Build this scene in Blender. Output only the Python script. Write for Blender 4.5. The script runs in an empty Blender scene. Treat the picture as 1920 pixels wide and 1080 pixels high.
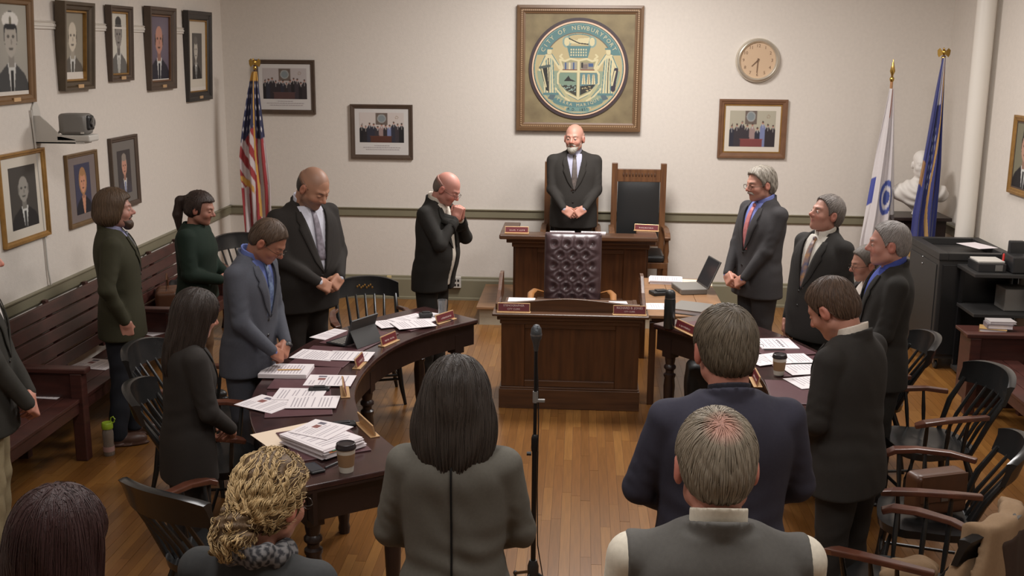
import bpy, bmesh, math, random
import numpy as np
from mathutils import Vector, Matrix, Euler

random.seed(7)
SC = bpy.context.scene
COL = SC.collection

# ---------------------------------------------------------------- camera
cam_data = bpy.data.cameras.new('camera')
cam_data.sensor_width = 36.0
cam_data.lens = 36.0 * 2050.0 / 1920.0
cam_data.clip_start = 0.05
cam = bpy.data.objects.new('camera', cam_data)
COL.objects.link(cam)
_d = np.array([133., -450., 2050.]); _d /= np.linalg.norm(_d)      # room depth axis seen by the camera
_u = np.cross(np.array([1., .0087, 0.]), _d)
if _u[1] > 0: _u = -_u
_u /= np.linalg.norm(_u)
_r = np.cross(_d, _u)
if _r[0] < 0: _r = -_r
W2C = np.stack([_r, _d, _u], 1)
_R, _D, _F = W2C[0], W2C[1], W2C[2]
cam.matrix_world = Matrix(((_R[0], -_D[0], -_F[0], 0), (_R[1], -_D[1], -_F[1], 0), (_R[2], -_D[2], -_F[2], 2.7), (0, 0, 0, 1)))
SC.camera = cam

# ---------------------------------------------------------------- exposure, world, lights
SC.view_settings.view_transform = 'Standard'
SC.view_settings.look = 'None'
SC.view_settings.gamma = 1.0
SC.view_settings.use_curve_mapping = False
SC.view_settings.exposure = 0.0
world = bpy.data.worlds.new('world'); SC.world = world
world.use_nodes = True
world.node_tree.nodes['Background'].inputs[0].default_value = (.8, .78, .74, 1)
world.node_tree.nodes['Background'].inputs[1].default_value = .3

def area_light(name, loc, sx, sy, power, col, rot=(0, 0, 0)):
    l = bpy.data.lights.new(name, 'AREA'); l.shape = 'RECTANGLE'; l.size = sx; l.size_y = sy
    l.energy = power; l.color = col
    o = bpy.data.objects.new(name, l); COL.objects.link(o); o.location = loc; o.rotation_euler = rot
    return o
WARM = (1.0, .965, .945)
area_light('unseen_lamp_light', (0.2, 9.3, 3.95), 1.0, 1.0, 165, WARM)
area_light('unseen_lamp_light', (-1.0, 5.6, 4.05), 1.0, 1.0, 46, WARM)  # this and the next three are added fill lights, out of view
area_light('unseen_lamp_light', (2.3, 7.6, 4.05), 1.0, 1.0, 84, WARM)
area_light('unseen_lamp_light', (-1.2, 2.6, 4.05), 1.0, 1.0, 44, WARM)
area_light('unseen_lamp_light', (1.2, 2.6, 4.05), 1.0, 1.0, 44, WARM)

# ---------------------------------------------------------------- helpers: colour and material
def lin(c):
    out = []
    for v in c[:3]:
        v = v / 255.0
        out.append(v / 12.92 if v <= .04045 else ((v + .055) / 1.055) ** 2.4)
    return tuple(out)
MATS = {}
def mat(name, rgb, rough=.6, metal=0.0, var=0.0, vscale=8.0, bump=0.0, bscale=60.0, stretch=(1, 1, 1), rgb2=None, coat=0.0, attr=None, spec=.5, sheen=0.0, trans=0.0):
    if name in MATS: return MATS[name]
    m = bpy.data.materials.new(name); m.use_nodes = True
    nt = m.node_tree; N = nt.nodes; L = nt.links
    b = N['Principled BSDF']
    c = lin(rgb); c2 = lin(rgb2) if rgb2 else tuple(v * (1 - var) for v in c)
    b.inputs['Roughness'].default_value = rough
    b.inputs['Metallic'].default_value = metal
    b.inputs['Specular IOR Level'].default_value = spec
    b.inputs['Coat Weight'].default_value = coat
    b.inputs['Coat Roughness'].default_value = .15
    if sheen: b.inputs['Sheen Weight'].default_value = sheen
    if trans: b.inputs['Transmission Weight'].default_value = trans
    b.inputs['Base Color'].default_value = (*c, 1)
    tc = N.new('ShaderNodeTexCoord'); mp = N.new('ShaderNodeMapping'); mp.inputs['Scale'].default_value = stretch
    L.new(tc.outputs['Object'], mp.inputs['Vector'])
    src = None
    if var or rgb2:
        nz = N.new('ShaderNodeTexNoise'); nz.inputs['Scale'].default_value = vscale; nz.inputs['Detail'].default_value = 4
        L.new(mp.outputs[0], nz.inputs['Vector'])
        cr = N.new('ShaderNodeValToRGB'); cr.color_ramp.elements[0].position = .3; cr.color_ramp.elements[1].position = .7
        cr.color_ramp.elements[0].color = (*c2, 1); cr.color_ramp.elements[1].color = (*c, 1)
        L.new(nz.outputs[0], cr.inputs[0]); src = cr.outputs[0]
    if attr:
        at = N.new('ShaderNodeAttribute'); at.attribute_name = attr
        if src is None: src = at.outputs['Color']
        else:
            mx = N.new('ShaderNodeMix'); mx.data_type = 'RGBA'; mx.blend_type = 'MULTIPLY'; mx.inputs[0].default_value = 1
            L.new(src, mx.inputs[6]); L.new(at.outputs['Color'], mx.inputs[7]); src = mx.outputs[2]
    if src is not None: L.new(src, b.inputs['Base Color'])
    if bump:
        n2 = N.new('ShaderNodeTexNoise'); n2.inputs['Scale'].default_value = bscale; n2.inputs['Detail'].default_value = 3
        L.new(mp.outputs[0], n2.inputs['Vector'])
        bp = N.new('ShaderNodeBump'); bp.inputs['Strength'].default_value = bump; bp.inputs['Distance'].default_value = .01
        L.new(n2.outputs[0], bp.inputs['Height']); L.new(bp.outputs[0], b.inputs['Normal'])
    MATS[name] = m
    return m
def wood(name, rgb, rgb2, rough=.35, coat=.2, axis='z', scale=1.0):
    s = {'x': (1.2, 14, 14), 'y': (14, 1.2, 14), 'z': (14, 14, 1.2)}[axis]
    return mat(name, rgb, rough=rough, rgb2=rgb2, vscale=2.2 * scale, stretch=s, coat=coat, bump=.04, bscale=8)

# ---------------------------------------------------------------- helpers: mesh
class MB:
    def __init__(self): self.v = []; self.f = []; self.c = None
    def add(self, vs, fs, M=None):
        n = len(self.v)
        if M is not None: vs = [tuple(M @ Vector(p)) for p in vs]
        self.v += [tuple(p) for p in vs]; self.f += [tuple(n + i for i in f) for f in fs]
        return self
    def box(self, lo, hi, M=None):
        x0, y0, z0 = lo; x1, y1, z1 = hi
        vs = [(x0, y0, z0), (x1, y0, z0), (x1, y1, z0), (x0, y1, z0), (x0, y0, z1), (x1, y0, z1), (x1, y1, z1), (x0, y1, z1)]
        return self.add(vs, [(0, 3, 2, 1), (4, 5, 6, 7), (0, 1, 5, 4), (1, 2, 6, 5), (2, 3, 7, 6), (3, 0, 4, 7)], M)
    def cbox(self, c, s, M=None):
        return self.box([c[i] - s[i] / 2 for i in range(3)], [c[i] + s[i] / 2 for i in range(3)], M)
    def prism(self, poly, z0, z1, M=None):
        n = len(poly)
        a = sum(poly[i][0] * poly[(i + 1) % n][1] - poly[(i + 1) % n][0] * poly[i][1] for i in range(n))
        if a < 0: poly = poly[::-1]
        vs = [(p[0], p[1], z0) for p in poly] + [(p[0], p[1], z1) for p in poly]
        fs = [tuple(range(n))[::-1], tuple(range(n, 2 * n))] + [(i, (i + 1) % n, n + (i + 1) % n, n + i) for i in range(n)]
        return self.add(vs, fs, M)
    def lathe(self, prof, n=20, M=None, sx=1, sy=1):
        vs = []; fs = []
        for r, z in prof:
            for k in range(n):
                a = 2 * math.pi * k / n; vs.append((r * sx * math.cos(a), r * sy * math.sin(a), z))
        m = len(prof)
        for j in range(m - 1):
            for k in range(n):
                fs.append((j * n + k, j * n + (k + 1) % n, (j + 1) * n + (k + 1) % n, (j + 1) * n + k))
        fs.append(tuple(range(n))[::-1]); fs.append(tuple((m - 1) * n + k for k in range(n)))
        return self.add(vs, fs, M)
    def tube(self, pts, rad, n=8, M=None, flat=1.0, closed=False):
        pts = [Vector(p) for p in pts]; m = len(pts)
        if not hasattr(rad, '__len__'): rad = [rad] * m
        vs = []; fs = []
        ref = Vector((0, 0, 1))
        for i, p in enumerate(pts):
            t = (pts[min(i + 1, m - 1)] - pts[max(i - 1, 0)]) if not closed else (pts[(i + 1) % m] - pts[i - 1])
            if t.length < 1e-9: t = Vector((0, 0, 1))
            t.normalize()
            r_ = ref if abs(t.dot(ref)) < .95 else Vector((0, 1, 0))
            u = t.cross(r_).normalized(); w = u.cross(t).normalized()
            for k in range(n):
                a = 2 * math.pi * k / n
                vs.append(tuple(p + u * (rad[i] * math.cos(a)) + w * (rad[i] * flat * math.sin(a))))
        for j in range(m if closed else m - 1):
            j2 = (j + 1) % m
            for k in range(n):
                fs.append((j * n + k, j * n + (k + 1) % n, j2 * n + (k + 1) % n, j2 * n + k))
        if not closed:
            fs.append(tuple(range(n))[::-1]); fs.append(tuple((m - 1) * n + k for k in range(n)))
        return self.add(vs, fs, M)
    def sweep(self, pts, w, h, M=None, taper=None):
        """flat bar of width w (horizontal, across) and height h swept along points"""
        pts = [Vector(p) for p in pts]; m = len(pts); vs = []; fs = []
        for i, p in enumerate(pts):
            t = pts[min(i + 1, m - 1)] - pts[max(i - 1, 0)]
            t.normalize(); u = t.cross(Vector((0, 0, 1))).normalized(); up = u.cross(t).normalized()
            ww = (w[i] if hasattr(w, '__len__') else w) / 2; hh = (h[i] if hasattr(h, '__len__') else h) / 2
            for a, b in ((-1, -1), (1, -1), (1, 1), (-1, 1)): vs.append(tuple(p + u * ww * a + up * hh * b))
        for j in range(m - 1):
            for k in range(4): fs.append((j * 4 + k, (j + 1) * 4 + k, (j + 1) * 4 + (k + 1) % 4, j * 4 + (k + 1) % 4))
        fs.append((0, 1, 2, 3)); e = (m - 1) * 4; fs.append((e + 3, e + 2, e + 1, e))
        return self.add(vs, fs, M)
    def ball(self, c, r, n=12, m=8, M=None):
        rr = r if hasattr(r, '__len__') else (r, r, r)
        vs = [(c[0], c[1], c[2] - rr[2])]; fs = []
        for j in range(1, m):
            b = -math.pi / 2 + math.pi * j / m
            for k in range(n):
                a = 2 * math.pi * k / n
                vs.append((c[0] + rr[0] * math.cos(b) * math.cos(a), c[1] + rr[1] * math.cos(b) * math.sin(a), c[2] + rr[2] * math.sin(b)))
        vs.append((c[0], c[1], c[2] + rr[2])); t = len(vs) - 1
        for k in range(n):
            fs.append((0, 1 + (k + 1) % n, 1 + k)); fs.append((t, t - n + k, t - n + (k + 1) % n))
        for j in range(m - 2):
            for k in range(n): fs.append((1 + j * n + k, 1 + j * n + (k + 1) % n, 1 + (j + 1) * n + (k + 1) % n, 1 + (j + 1) * n + k))
        return self.add(vs, fs, M)
def mkobj(name, data, parent=None):
    o = bpy.data.objects.new(name, data); COL.objects.link(o)
    if parent is not None: o.parent = parent
    return o
def build(name, mb, m, parent=None, loc=None, rot=None, bevel=0.0, smooth=False, label=None, kind=None, cols=None):
    me = bpy.data.meshes.new(name); me.from_pydata(mb.v, [], mb.f); me.update()
    if m is not None: me.materials.append(m)
    if smooth:
        me.shade_smooth()
        try: me.set_sharp_from_angle(angle=math.radians(40))
        except Exception: pass
    if cols is not None:
        ca = me.color_attributes.new('Col', 'FLOAT_COLOR', 'POINT')
        a = np.ones((len(mb.v), 4), np.float32); a[:, :3] = cols; ca.data.foreach_set('color', a.ravel())
    o = mkobj(name, me, parent)
    if loc is not None: o.location = loc
    if rot is not None: o.rotation_euler = rot
    if bevel:
        md = o.modifiers.new('edge', 'BEVEL'); md.width = bevel; md.segments = 2; md.limit_method = 'ANGLE'
    if label: o['label'] = label
    if kind: o['kind'] = kind
    return o
def tag(o, label, cat, group=None):
    o['label'] = label; o['category'] = cat
    if group: o['group'] = group
    return o
def thing(name, label, cat, loc=(0, 0, 0), rotz=0.0, group=None):
    o = bpy.data.objects.new(name, None); COL.objects.link(o); o.location = loc; o.rotation_euler = (0, 0, rotz); o.empty_display_size = .1
    return tag(o, label, cat, group)
def copy_tree(o, label, loc, rotz, group=None):
    def cp(a, par):
        c = a.copy(); COL.objects.link(c); c.parent = par
        for ch in list(a.children): cp(ch, c)
        return c
    r = cp(o, None); r.location = loc; r.rotation_euler = (0, 0, rotz); r['label'] = label
    if group: r['group'] = group
    return r
def struct(name, mb, m, **k):
    return build(name, mb, m, kind='structure', **k)
_TXT = {}
def text_mesh(s, size, depth=.0006, spacing=1.0):
    """vertices and faces of a flat line of lettering, centred, in its own XY plane"""
    k = (s, size, depth, spacing)
    if k in _TXT: return _TXT[k]
    cu = bpy.data.curves.new('t', 'FONT'); cu.body = s; cu.size = size; cu.align_x = 'CENTER'; cu.align_y = 'CENTER'; cu.extrude = depth
    cu.space_character = spacing; cu.resolution_u = 2
    o = bpy.data.objects.new('t', cu); COL.objects.link(o); bpy.context.view_layer.update()
    me = o.to_mesh(); vs = [tuple(v.co) for v in me.vertices]; fs = [tuple(p.vertices) for p in me.polygons]; o.to_mesh_clear()
    bpy.data.objects.remove(o); bpy.data.curves.remove(cu)
    _TXT[k] = (vs, fs); return vs, fs
def text_obj(s, size, m, parent, loc, rot=(math.pi / 2, 0, 0), name='lettering', depth=.0006, spacing=1.0):
    mb = MB(); mb.add(*text_mesh(s, size, depth, spacing))
    return build(name, mb, m, parent, loc=loc, rot=rot)
def RZ(a): return Matrix.Rotation(a, 4, 'Z')
def TR(*p): return Matrix.Translation(Vector(p))
def in_frame(p, pad=0):
    v = W2C @ (np.array(p, float) - np.array([0, 0, 2.7]))
    if v[2] < .1: return False
    x = 960 + 2050 * v[0] / v[2]; y = 540 + 2050 * v[1] / v[2]
    return -pad < x < 1920 + pad and -pad < y < 1080 + pad

# ---------------------------------------------------------------- materials
M_wall = mat('wall_paint', (216, 208, 198), rough=.75, var=.05, vscale=30, bump=.12, bscale=90)
M_ceil = mat('ceiling_paint', (225, 222, 215), rough=.8, var=.03)
M_olive = mat('olive_trim_paint', (128, 122, 100), rough=.45, var=.06, vscale=6)
M_white_trim = mat('white_trim_paint', (218, 212, 202), rough=.4)
M_gold = mat('gold_leaf', (176, 134, 74), rough=.35, metal=.6, var=.25, vscale=20)
M_brass = mat('polished_brass', (200, 165, 90), rough=.25, metal=1.0)
M_frame_dark = mat('dark_frame_wood', (82, 66, 54), rough=.4, var=.2, vscale=12)
M_frame_brown = mat('brown_frame_wood', (118, 84, 60), rough=.4, var=.2, vscale=12)
M_frame_black = mat('black_frame_wood', (44, 40, 38), rough=.35)
M_mat_cream = mat('cream_mount', (206, 198, 184), rough=.8)
M_mat_grey = mat('grey_mount', (112, 106, 100), rough=.8)
M_print = mat('printed_picture', (255, 255, 255), rough=.55, attr='Col', spec=.3)
M_desk = wood('walnut_desk', (88, 54, 30), (62, 37, 22), axis='z')
M_desk_x = wood('walnut_desk_horizontal', (92, 60, 37), (66, 42, 27), axis='x')
M_table = mat('mahogany_table', (66, 42, 40), rough=.22, rgb2=(46, 30, 29), vscale=3, stretch=(3, 3, 3), coat=.35)
M_table_dark = mat('dark_mahogany_apron', (44, 31, 28), rough=.35, rgb2=(34, 24, 22), vscale=4)
M_pad = mat('maroon_leather_pad', (92, 62, 66), rough=.42, var=.1, vscale=40, bump=.04, bscale=200)
M_black_wood = mat('black_lacquered_wood', (36, 36, 36), rough=.24, var=.2, vscale=10)
M_arm_wood = mat('cherry_arm_wood', (104, 62, 46), rough=.3, rgb2=(78, 45, 34), vscale=10, coat=.3)
M_bench = mat('maroon_bench_wood', (78, 44, 38), rough=.35, rgb2=(58, 34, 30), vscale=4, stretch=(2, 1, 8))
M_black_plastic = mat('black_plastic', (34, 34, 35), rough=.45)
M_black_metal = mat('black_metal', (26, 26, 27), rough=.35, metal=.3)
M_grey_metal = mat('grey_metal', (140, 140, 140), rough=.35, metal=.9)
M_chrome = mat('champagne_chrome', (214, 206, 190), rough=.28, metal=.65)
M_paper = mat('white_paper', (224, 216, 218), rough=.8)
M_cream_paper = mat('cream_folder_paper', (222, 203, 180), rough=.8)
M_leather_black = mat('black_leather', (38, 38, 38), rough=.38, bump=.06, bscale=150)
M_leather_brown = mat('oxblood_leather', (74, 56, 58), rough=.33, bump=.05, bscale=150)
M_white_plastic = mat('white_plastic', (196, 192, 184), rough=.45)
M_grey_plastic = mat('grey_plastic', (120, 117, 112), rough=.4)
M_maroon = mat('maroon_plate', (104, 38, 44), rough=.4)
M_plate_gold = mat('gold_plate_rim', (214, 176, 130), rough=.35, metal=.4)
M_letter = mat('pale_lettering', (214, 190, 184), rough=.6)
M_ink = mat('grey_ink', (120, 112, 116), rough=.8)
M_platform = mat('worn_platform_wood', (150, 112, 78), rough=.4, rgb2=(124, 92, 66), vscale=3, stretch=(2, 10, 10))
M_plaster = mat('white_plaster', (212, 206, 198), rough=.6, var=.05)
# ================================================================= THE ROOM
XL, XR, YB, YF, ZC = -3.80, 3.72, 11.60, -1.2, 4.2
struct('wall_back', MB().box((XL - .15, YB, 0), (XR + .15, YB + .15, ZC)), M_wall)
struct('wall_left', MB().box((XL - .15, YF, 0), (XL, YB, ZC)), M_wall)
struct('wall_right', MB().box((XR, YF, 0), (XR + .15, YB, ZC)), M_wall)
struct('wall_front', MB().box((XL - .15, YF - .15, 0), (XR + .15, YF, ZC)), M_wall)
struct('ceiling', MB().box((XL - .15, YF - .15, ZC), (XR + .15, YB + .15, ZC + .1)), M_ceil)

# floor: sub-floor with oak strips; the 300 nearest in view are parts, the rest one part
M_sub = mat('dark_subfloor_wood', (70, 46, 28), rough=.7)  # evenly dark wood that shows between the strips
floor = struct('floor', MB().box((XL - .15, YF - .15, -.05), (XR + .15, YB + .15, -.004)), M_sub)
oaks = []
for i, c in enumerate([(148, 104, 62), (156, 111, 68), (139, 96, 56), (160, 116, 73), (145, 100, 60), (137, 94, 55)]):
    c = (c[0] * .90, c[1] * .86, c[2] * .68)
    oaks.append(mat('oak_strip_%s' % 'abcdef'[i], c, rough=.30, rgb2=tuple(int(v * .88) for v in c), vscale=2.6, stretch=(26, 1.6, 1), coat=.15))
PW = .057
strips = []
nrow = int((XR - XL) / PW)
rr = random.Random(3)
for i in range(nrow):
    x = XL + (i + .5) * (XR - XL) / nrow; y = YF - rr.random() * 1.2
    while y < YB:
        L = rr.uniform(.45, 1.5); y2 = min(y + L, YB)
        if y2 > YF: strips.append((x, max(y, YF), y2, rr.choice([0, 0, 1, 1, 2, 2, 4, 4, 5, 3]), rr.uniform(-.0006, .0006)))
        y += L
def strip_seen(s):
    if s[1] < 3.2: return False
    for p in ((s[0], s[1], 0), (s[0], (s[1] + s[2]) / 2, 0), (s[0], s[2], 0)):
        if in_frame(p): return True
    return False
# open patches of floor the photograph shows
def open_patch(s):
    x, y = s[0], (s[1] + s[2]) / 2
    if -.65 < x < .75 and 4.2 < y < 7.9: return 0
    if -3.25 < x < -1.9 and 4.6 < y < 7.6: return 0
    if -1.2 < x < -.5 and 7 < y < 10.4: return 0
    if 1.9 < x < 3.1 and 4.5 < y < 9: return 1
    return 2
order = sorted([k for k, s in enumerate(strips) if strip_seen(s)], key=lambda k: (open_patch(strips[k]), strips[k][1]))
chosen = set(order[:298])
sh = {}
wst = (XR - XL) / nrow - .0012
for k in sorted(chosen):
    x, y0, y1, ci, dz = strips[k]
    Lr = round((y1 - y0) / .05) * .05
    key = (Lr, ci)
    if key not in sh:
        mb = MB().box((-wst / 2, -Lr / 2 + .0008, -.004), (wst / 2, Lr / 2 - .0008, 0))
        me = bpy.data.meshes.new('floor_strip'); me.from_pydata(mb.v, [], mb.f); me.materials.append(oaks[ci]); sh[key] = me
    o = mkobj('floor_strip', sh[key], floor); o.location = (x, (y0 + y1) / 2, dz); o.scale = (1, (y1 - y0) / Lr, 1)
rest = MB(); rcol = []
for k, (x, y0, y1, ci, dz) in enumerate(strips):
    if k in chosen: continue
    rest.box((x - wst / 2, y0 + .0008, -.0045), (x + wst / 2, y1 - .0008, dz - .0001)); rcol.append(ci)
o = build('floor_strips', rest, None, floor, kind='stuff')
for m_ in oaks: o.data.materials.append(m_)
mi = np.repeat(np.array(rcol, dtype=np.int32), 6); o.data.polygons.foreach_set('material_index', mi)

# chair rail, baseboards, picture rail
def rail_profile(y_out): return [(0, .90), (.012, .90), (.022, .915), (.022, .985), (.036, .992), (.036, 1.0), (0, 1.0)]
def trim_run(name, axis, a, b, wallpos, sign, prof, m):
    mb = MB(); n = len(prof); vs = []
    for t in (a, b):
        for d, z in prof:
            vs.append((t, wallpos + sign * d, z) if axis == 'x' else (wallpos + sign * d, t, z))
    fs = [tuple(range(n)), tuple(range(n, 2 * n))[::-1]] + [(i, n + i, n + (i + 1) % n, (i + 1) % n) for i in range(n)]
    mb.add(vs, fs); o = struct(name, mb, m)
    bm = bmesh.new(); bm.from_mesh(o.data); bmesh.ops.recalc_face_normals(bm, faces=bm.faces); bm.to_mesh(o.data); bm.free()
    return o
cr_prof = rail_profile(0)
bb_prof = [(0, 0), (.035, 0), (.035, .022), (.022, .03), (.022, .215), (.012, .235), (.012, .25), (0, .26)]
trim_run('trim_1', 'x', XL, XR, YB, -1, cr_prof, M_olive)
trim_run('trim_2', 'y', YF, YB, XL, 1, cr_prof, M_olive)
trim_run('trim_3', 'y', YF, YB, XR, -1, cr_prof, M_olive)
trim_run('baseboard_back', 'x', XL, XR, YB, -1, bb_prof, M_olive)
trim_run('baseboard_left', 'y', YF, YB, XL, 1, bb_prof, M_olive)
trim_run('baseboard_right', 'y', YF, YB, XR, -1, bb_prof, M_olive)
pr_prof = [(0, 2.80), (.014, 2.80), (.014, 2.815), (.02, 2.82), (.02, 2.835), (.012, 2.84), (.022, 2.85), (0, 2.86)]
trim_run('trim_4', 'y', YF, 10.6, XL, 1, pr_prof, M_white_trim)

# white heating pipe rising in the right corner
pipe = thing('heating_pipe', 'thick white vertical pipe rising in the right corner behind the blue flag', 'pipe', (3.60, 10.35, 0))
build('pipe_body', MB().lathe([(.085, 0.0), (.085, 4.19)], 28), M_white_trim, pipe, smooth=True)
build('floor_collar', MB().lathe([(.115, 0.0), (.115, .02), (.09, .035)], 28), M_white_trim, pipe, smooth=True)

# ceiling lamps above the frame; all but the dais one added for light
for i, (x, y) in enumerate([(0.2, 9.3), (-1.0, 5.6), (2.3, 7.6), (-1.2, 2.6), (1.2, 2.6)]):
    t = thing('unseen_ceiling_lamp', ['square ceiling lamp over the dais', 'square ceiling lamp over the left council table', 'square ceiling lamp over the right council table', 'square ceiling lamp over the public on the left', 'square ceiling lamp over the public on the right'][i], 'lamp', (x, y, 4.07 if i else 3.97))
    build('lamp_frame', MB().box((-.56, -.56, .0), (.56, .56, .125)), M_white_plastic, t)

# raised platform behind the desks
pf = thing('platform', 'low wooden dais with worn brown top and cream riser against the back wall', 'platform', (0, 0, 0))
build('riser', MB().box((-.97, 10.52, .0), (1.42, YB - .04, .165)), mat('cream_riser_paint', (170, 160, 140), rough=.6, var=.1), pf)
xs_ = [-1.0, -.4, .2, .8, 1.45]
for a, b in zip(xs_[:-1], xs_[1:]):
    build('platform_board', MB().box((a + .002, 10.48, .166), (b - .002, YB - .04, .19)), M_platform, pf, bevel=.004)
# ================================================================= PICTURES AND WALL THINGS
class Art:
    """a small raster picture, later a colour attribute on a fine grid (a flat print)"""
    def __init__(self, w, h, bg):
        self.w, self.h = w, h
        ys, xs = np.mgrid[0:h, 0:w]
        self.X = (xs + .5) / w; self.Y = 1 - (ys + .5) / h
        self.a = np.zeros((h, w, 3)); self.a[:] = bg
    def put(self, m, c): self.a[m] = c; return self
    def ell(self, cx, cy, rx, ry, c, clip=None):
        m = ((self.X - cx) / rx) ** 2 + ((self.Y - cy) / ry) ** 2 < 1
        if clip is not None: m &= clip
        return self.put(m, c)
    def rect(self, x0, y0, x1, y1, c): return self.put((self.X >= x0) & (self.X <= x1) & (self.Y >= y0) & (self.Y <= y1), c)
    def poly(self, pts, c):
        m = np.zeros(self.X.shape, bool); n = len(pts)
        for i in range(n):
            (x1, y1), (x2, y2) = pts[i], pts[(i + 1) % n]
            if y1 == y2: continue
            k = ((y1 > self.Y) != (y2 > self.Y)) & (self.X < (x2 - x1) * (self.Y - y1) / (y2 - y1) + x1)
            m ^= k
        return self.put(m, c)
    def line(self, pts, r, c):
        for (x1, y1), (x2, y2) in zip(pts[:-1], pts[1:]):
            dx, dy = x2 - x1, y2 - y1; L = dx * dx + dy * dy + 1e-12
            t = np.clip(((self.X - x1) * dx + (self.Y - y1) * dy) / L, 0, 1)
            self.put(np.hypot(self.X - x1 - t * dx, self.Y - y1 - t * dy) < r, c)
        return self
    def mesh(self, name, W, H, parent, loc, m=None, label=None):
        w, h = self.w, self.h
        if getattr(self, 'soft', False):
            p = np.pad(self.a, ((1, 1), (1, 1), (0, 0)), mode='edge'); self.a = (p[:-2, 1:-1] + p[2:, 1:-1] + p[1:-1, :-2] + p[1:-1, 2:] + 4 * p[1:-1, 1:-1]) / 8
        xs = np.linspace(-W / 2, W / 2, w + 1); zs = np.linspace(H / 2, -H / 2, h + 1)
        XX, ZZ = np.meshgrid(xs, zs)
        vs = np.stack([XX.ravel(), np.zeros(XX.size), ZZ.ravel()], 1)
        i, j = np.meshgrid(np.arange(h), np.arange(w), indexing='ij')
        a = (i * (w + 1) + j).ravel(); fs = np.stack([a, a + w + 1, a + w + 2, a + 1], 1)
        me = bpy.data.meshes.new(name); me.vertices.add(len(vs)); me.vertices.foreach_set('co', vs.astype(np.float32).ravel())
        me.loops.add(fs.size); me.loops.foreach_set('vertex_index', fs.astype(np.int32).ravel())
        me.polygons.add(len(fs)); me.polygons.foreach_set('loop_start', np.arange(0, fs.size, 4, dtype=np.int32))
        me.update(); me.validate()
        ca = me.color_attributes.new('Col', 'BYTE_COLOR', 'CORNER')
        c = np.clip(self.a.reshape(-1, 3) / 255., 0, 1)
        c = np.concatenate([c, np.ones((len(c), 1))], 1); c = np.repeat(c, 4, 0)
        ca.data.foreach_set('color_srgb', c.astype(np.float32).ravel())
        me.materials.append(m or M_print)
        o = mkobj(name, me, parent); o.location = loc
        if label: o['label'] = label
        return o
def picture_frame(name, label, W, H, fw, fd, fm, loc, rotz, tilt=0.0, mount=None, mw=0.0, art=None, artWH=None, art_dz=0.0, inner=None, plate=None, cat='picture', group=None):
    t = thing(name, label, cat, loc, rotz, group); t.rotation_euler = (tilt, 0, rotz)
    # moulding with a stepped section, four mitred sides in one frame
    prof = [(0, 0), (0, fd), (fw * .35, fd), (fw * .5, fd * .8), (fw * .85, fd * .7), (fw, fd * .45), (fw, 0)]
    mb = MB(); n = len(prof); vs = []
    for sx, sz in ((-1, -1), (1, -1), (1, 1), (-1, 1)):
        for a, d in prof: vs.append((sx * (W / 2 - a), -d, sz * (H / 2 - a)))
    fs = []
    for k in range(4):
        k2 = (k + 1) % 4
        for i in range(n): fs.append((k * n + i, k2 * n + i, k2 * n + (i + 1) % n, k * n + (i + 1) % n))
    mb.add(vs, fs); build('frame', mb, fm, t)
    iw, ih = W - 2 * fw, H - 2 * fw
    if inner: 
        mb2 = MB(); e = .012
        for (x0, z0, x1, z1) in ((-iw / 2, -ih / 2, -iw / 2 + e, ih / 2), (iw / 2 - e, -ih / 2, iw / 2, ih / 2), (-iw / 2 + e, -ih / 2, iw / 2 - e, -ih / 2 + e), (-iw / 2 + e, ih / 2 - e, iw / 2 - e, ih / 2)):
            mb2.box((x0, -fd * .5, z0), (x1, -.006, z1))
        build('slip', mb2, inner, t)
    if mount: build('mount', MB().box((-iw / 2, -.010, -ih / 2), (iw / 2, -.001, ih / 2)), mount, t)
    else: build('backing', MB().box((-iw / 2, -.008, -ih / 2), (iw / 2, -.001, ih / 2)), M_frame_black, t)
    if art:
        aw, ah = artWH or (iw - 2 * mw, ih - 2 * mw)
        art.mesh('print', aw, ah, t, (0, -.0115, art_dz))
    if plate: build('name_plate', MB().box((-.045, -fd - .003, -H / 2 + fw * .25), (.045, -fd + .003, -H / 2 + fw * .25 + .026)), plate, t)
    return t
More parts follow.
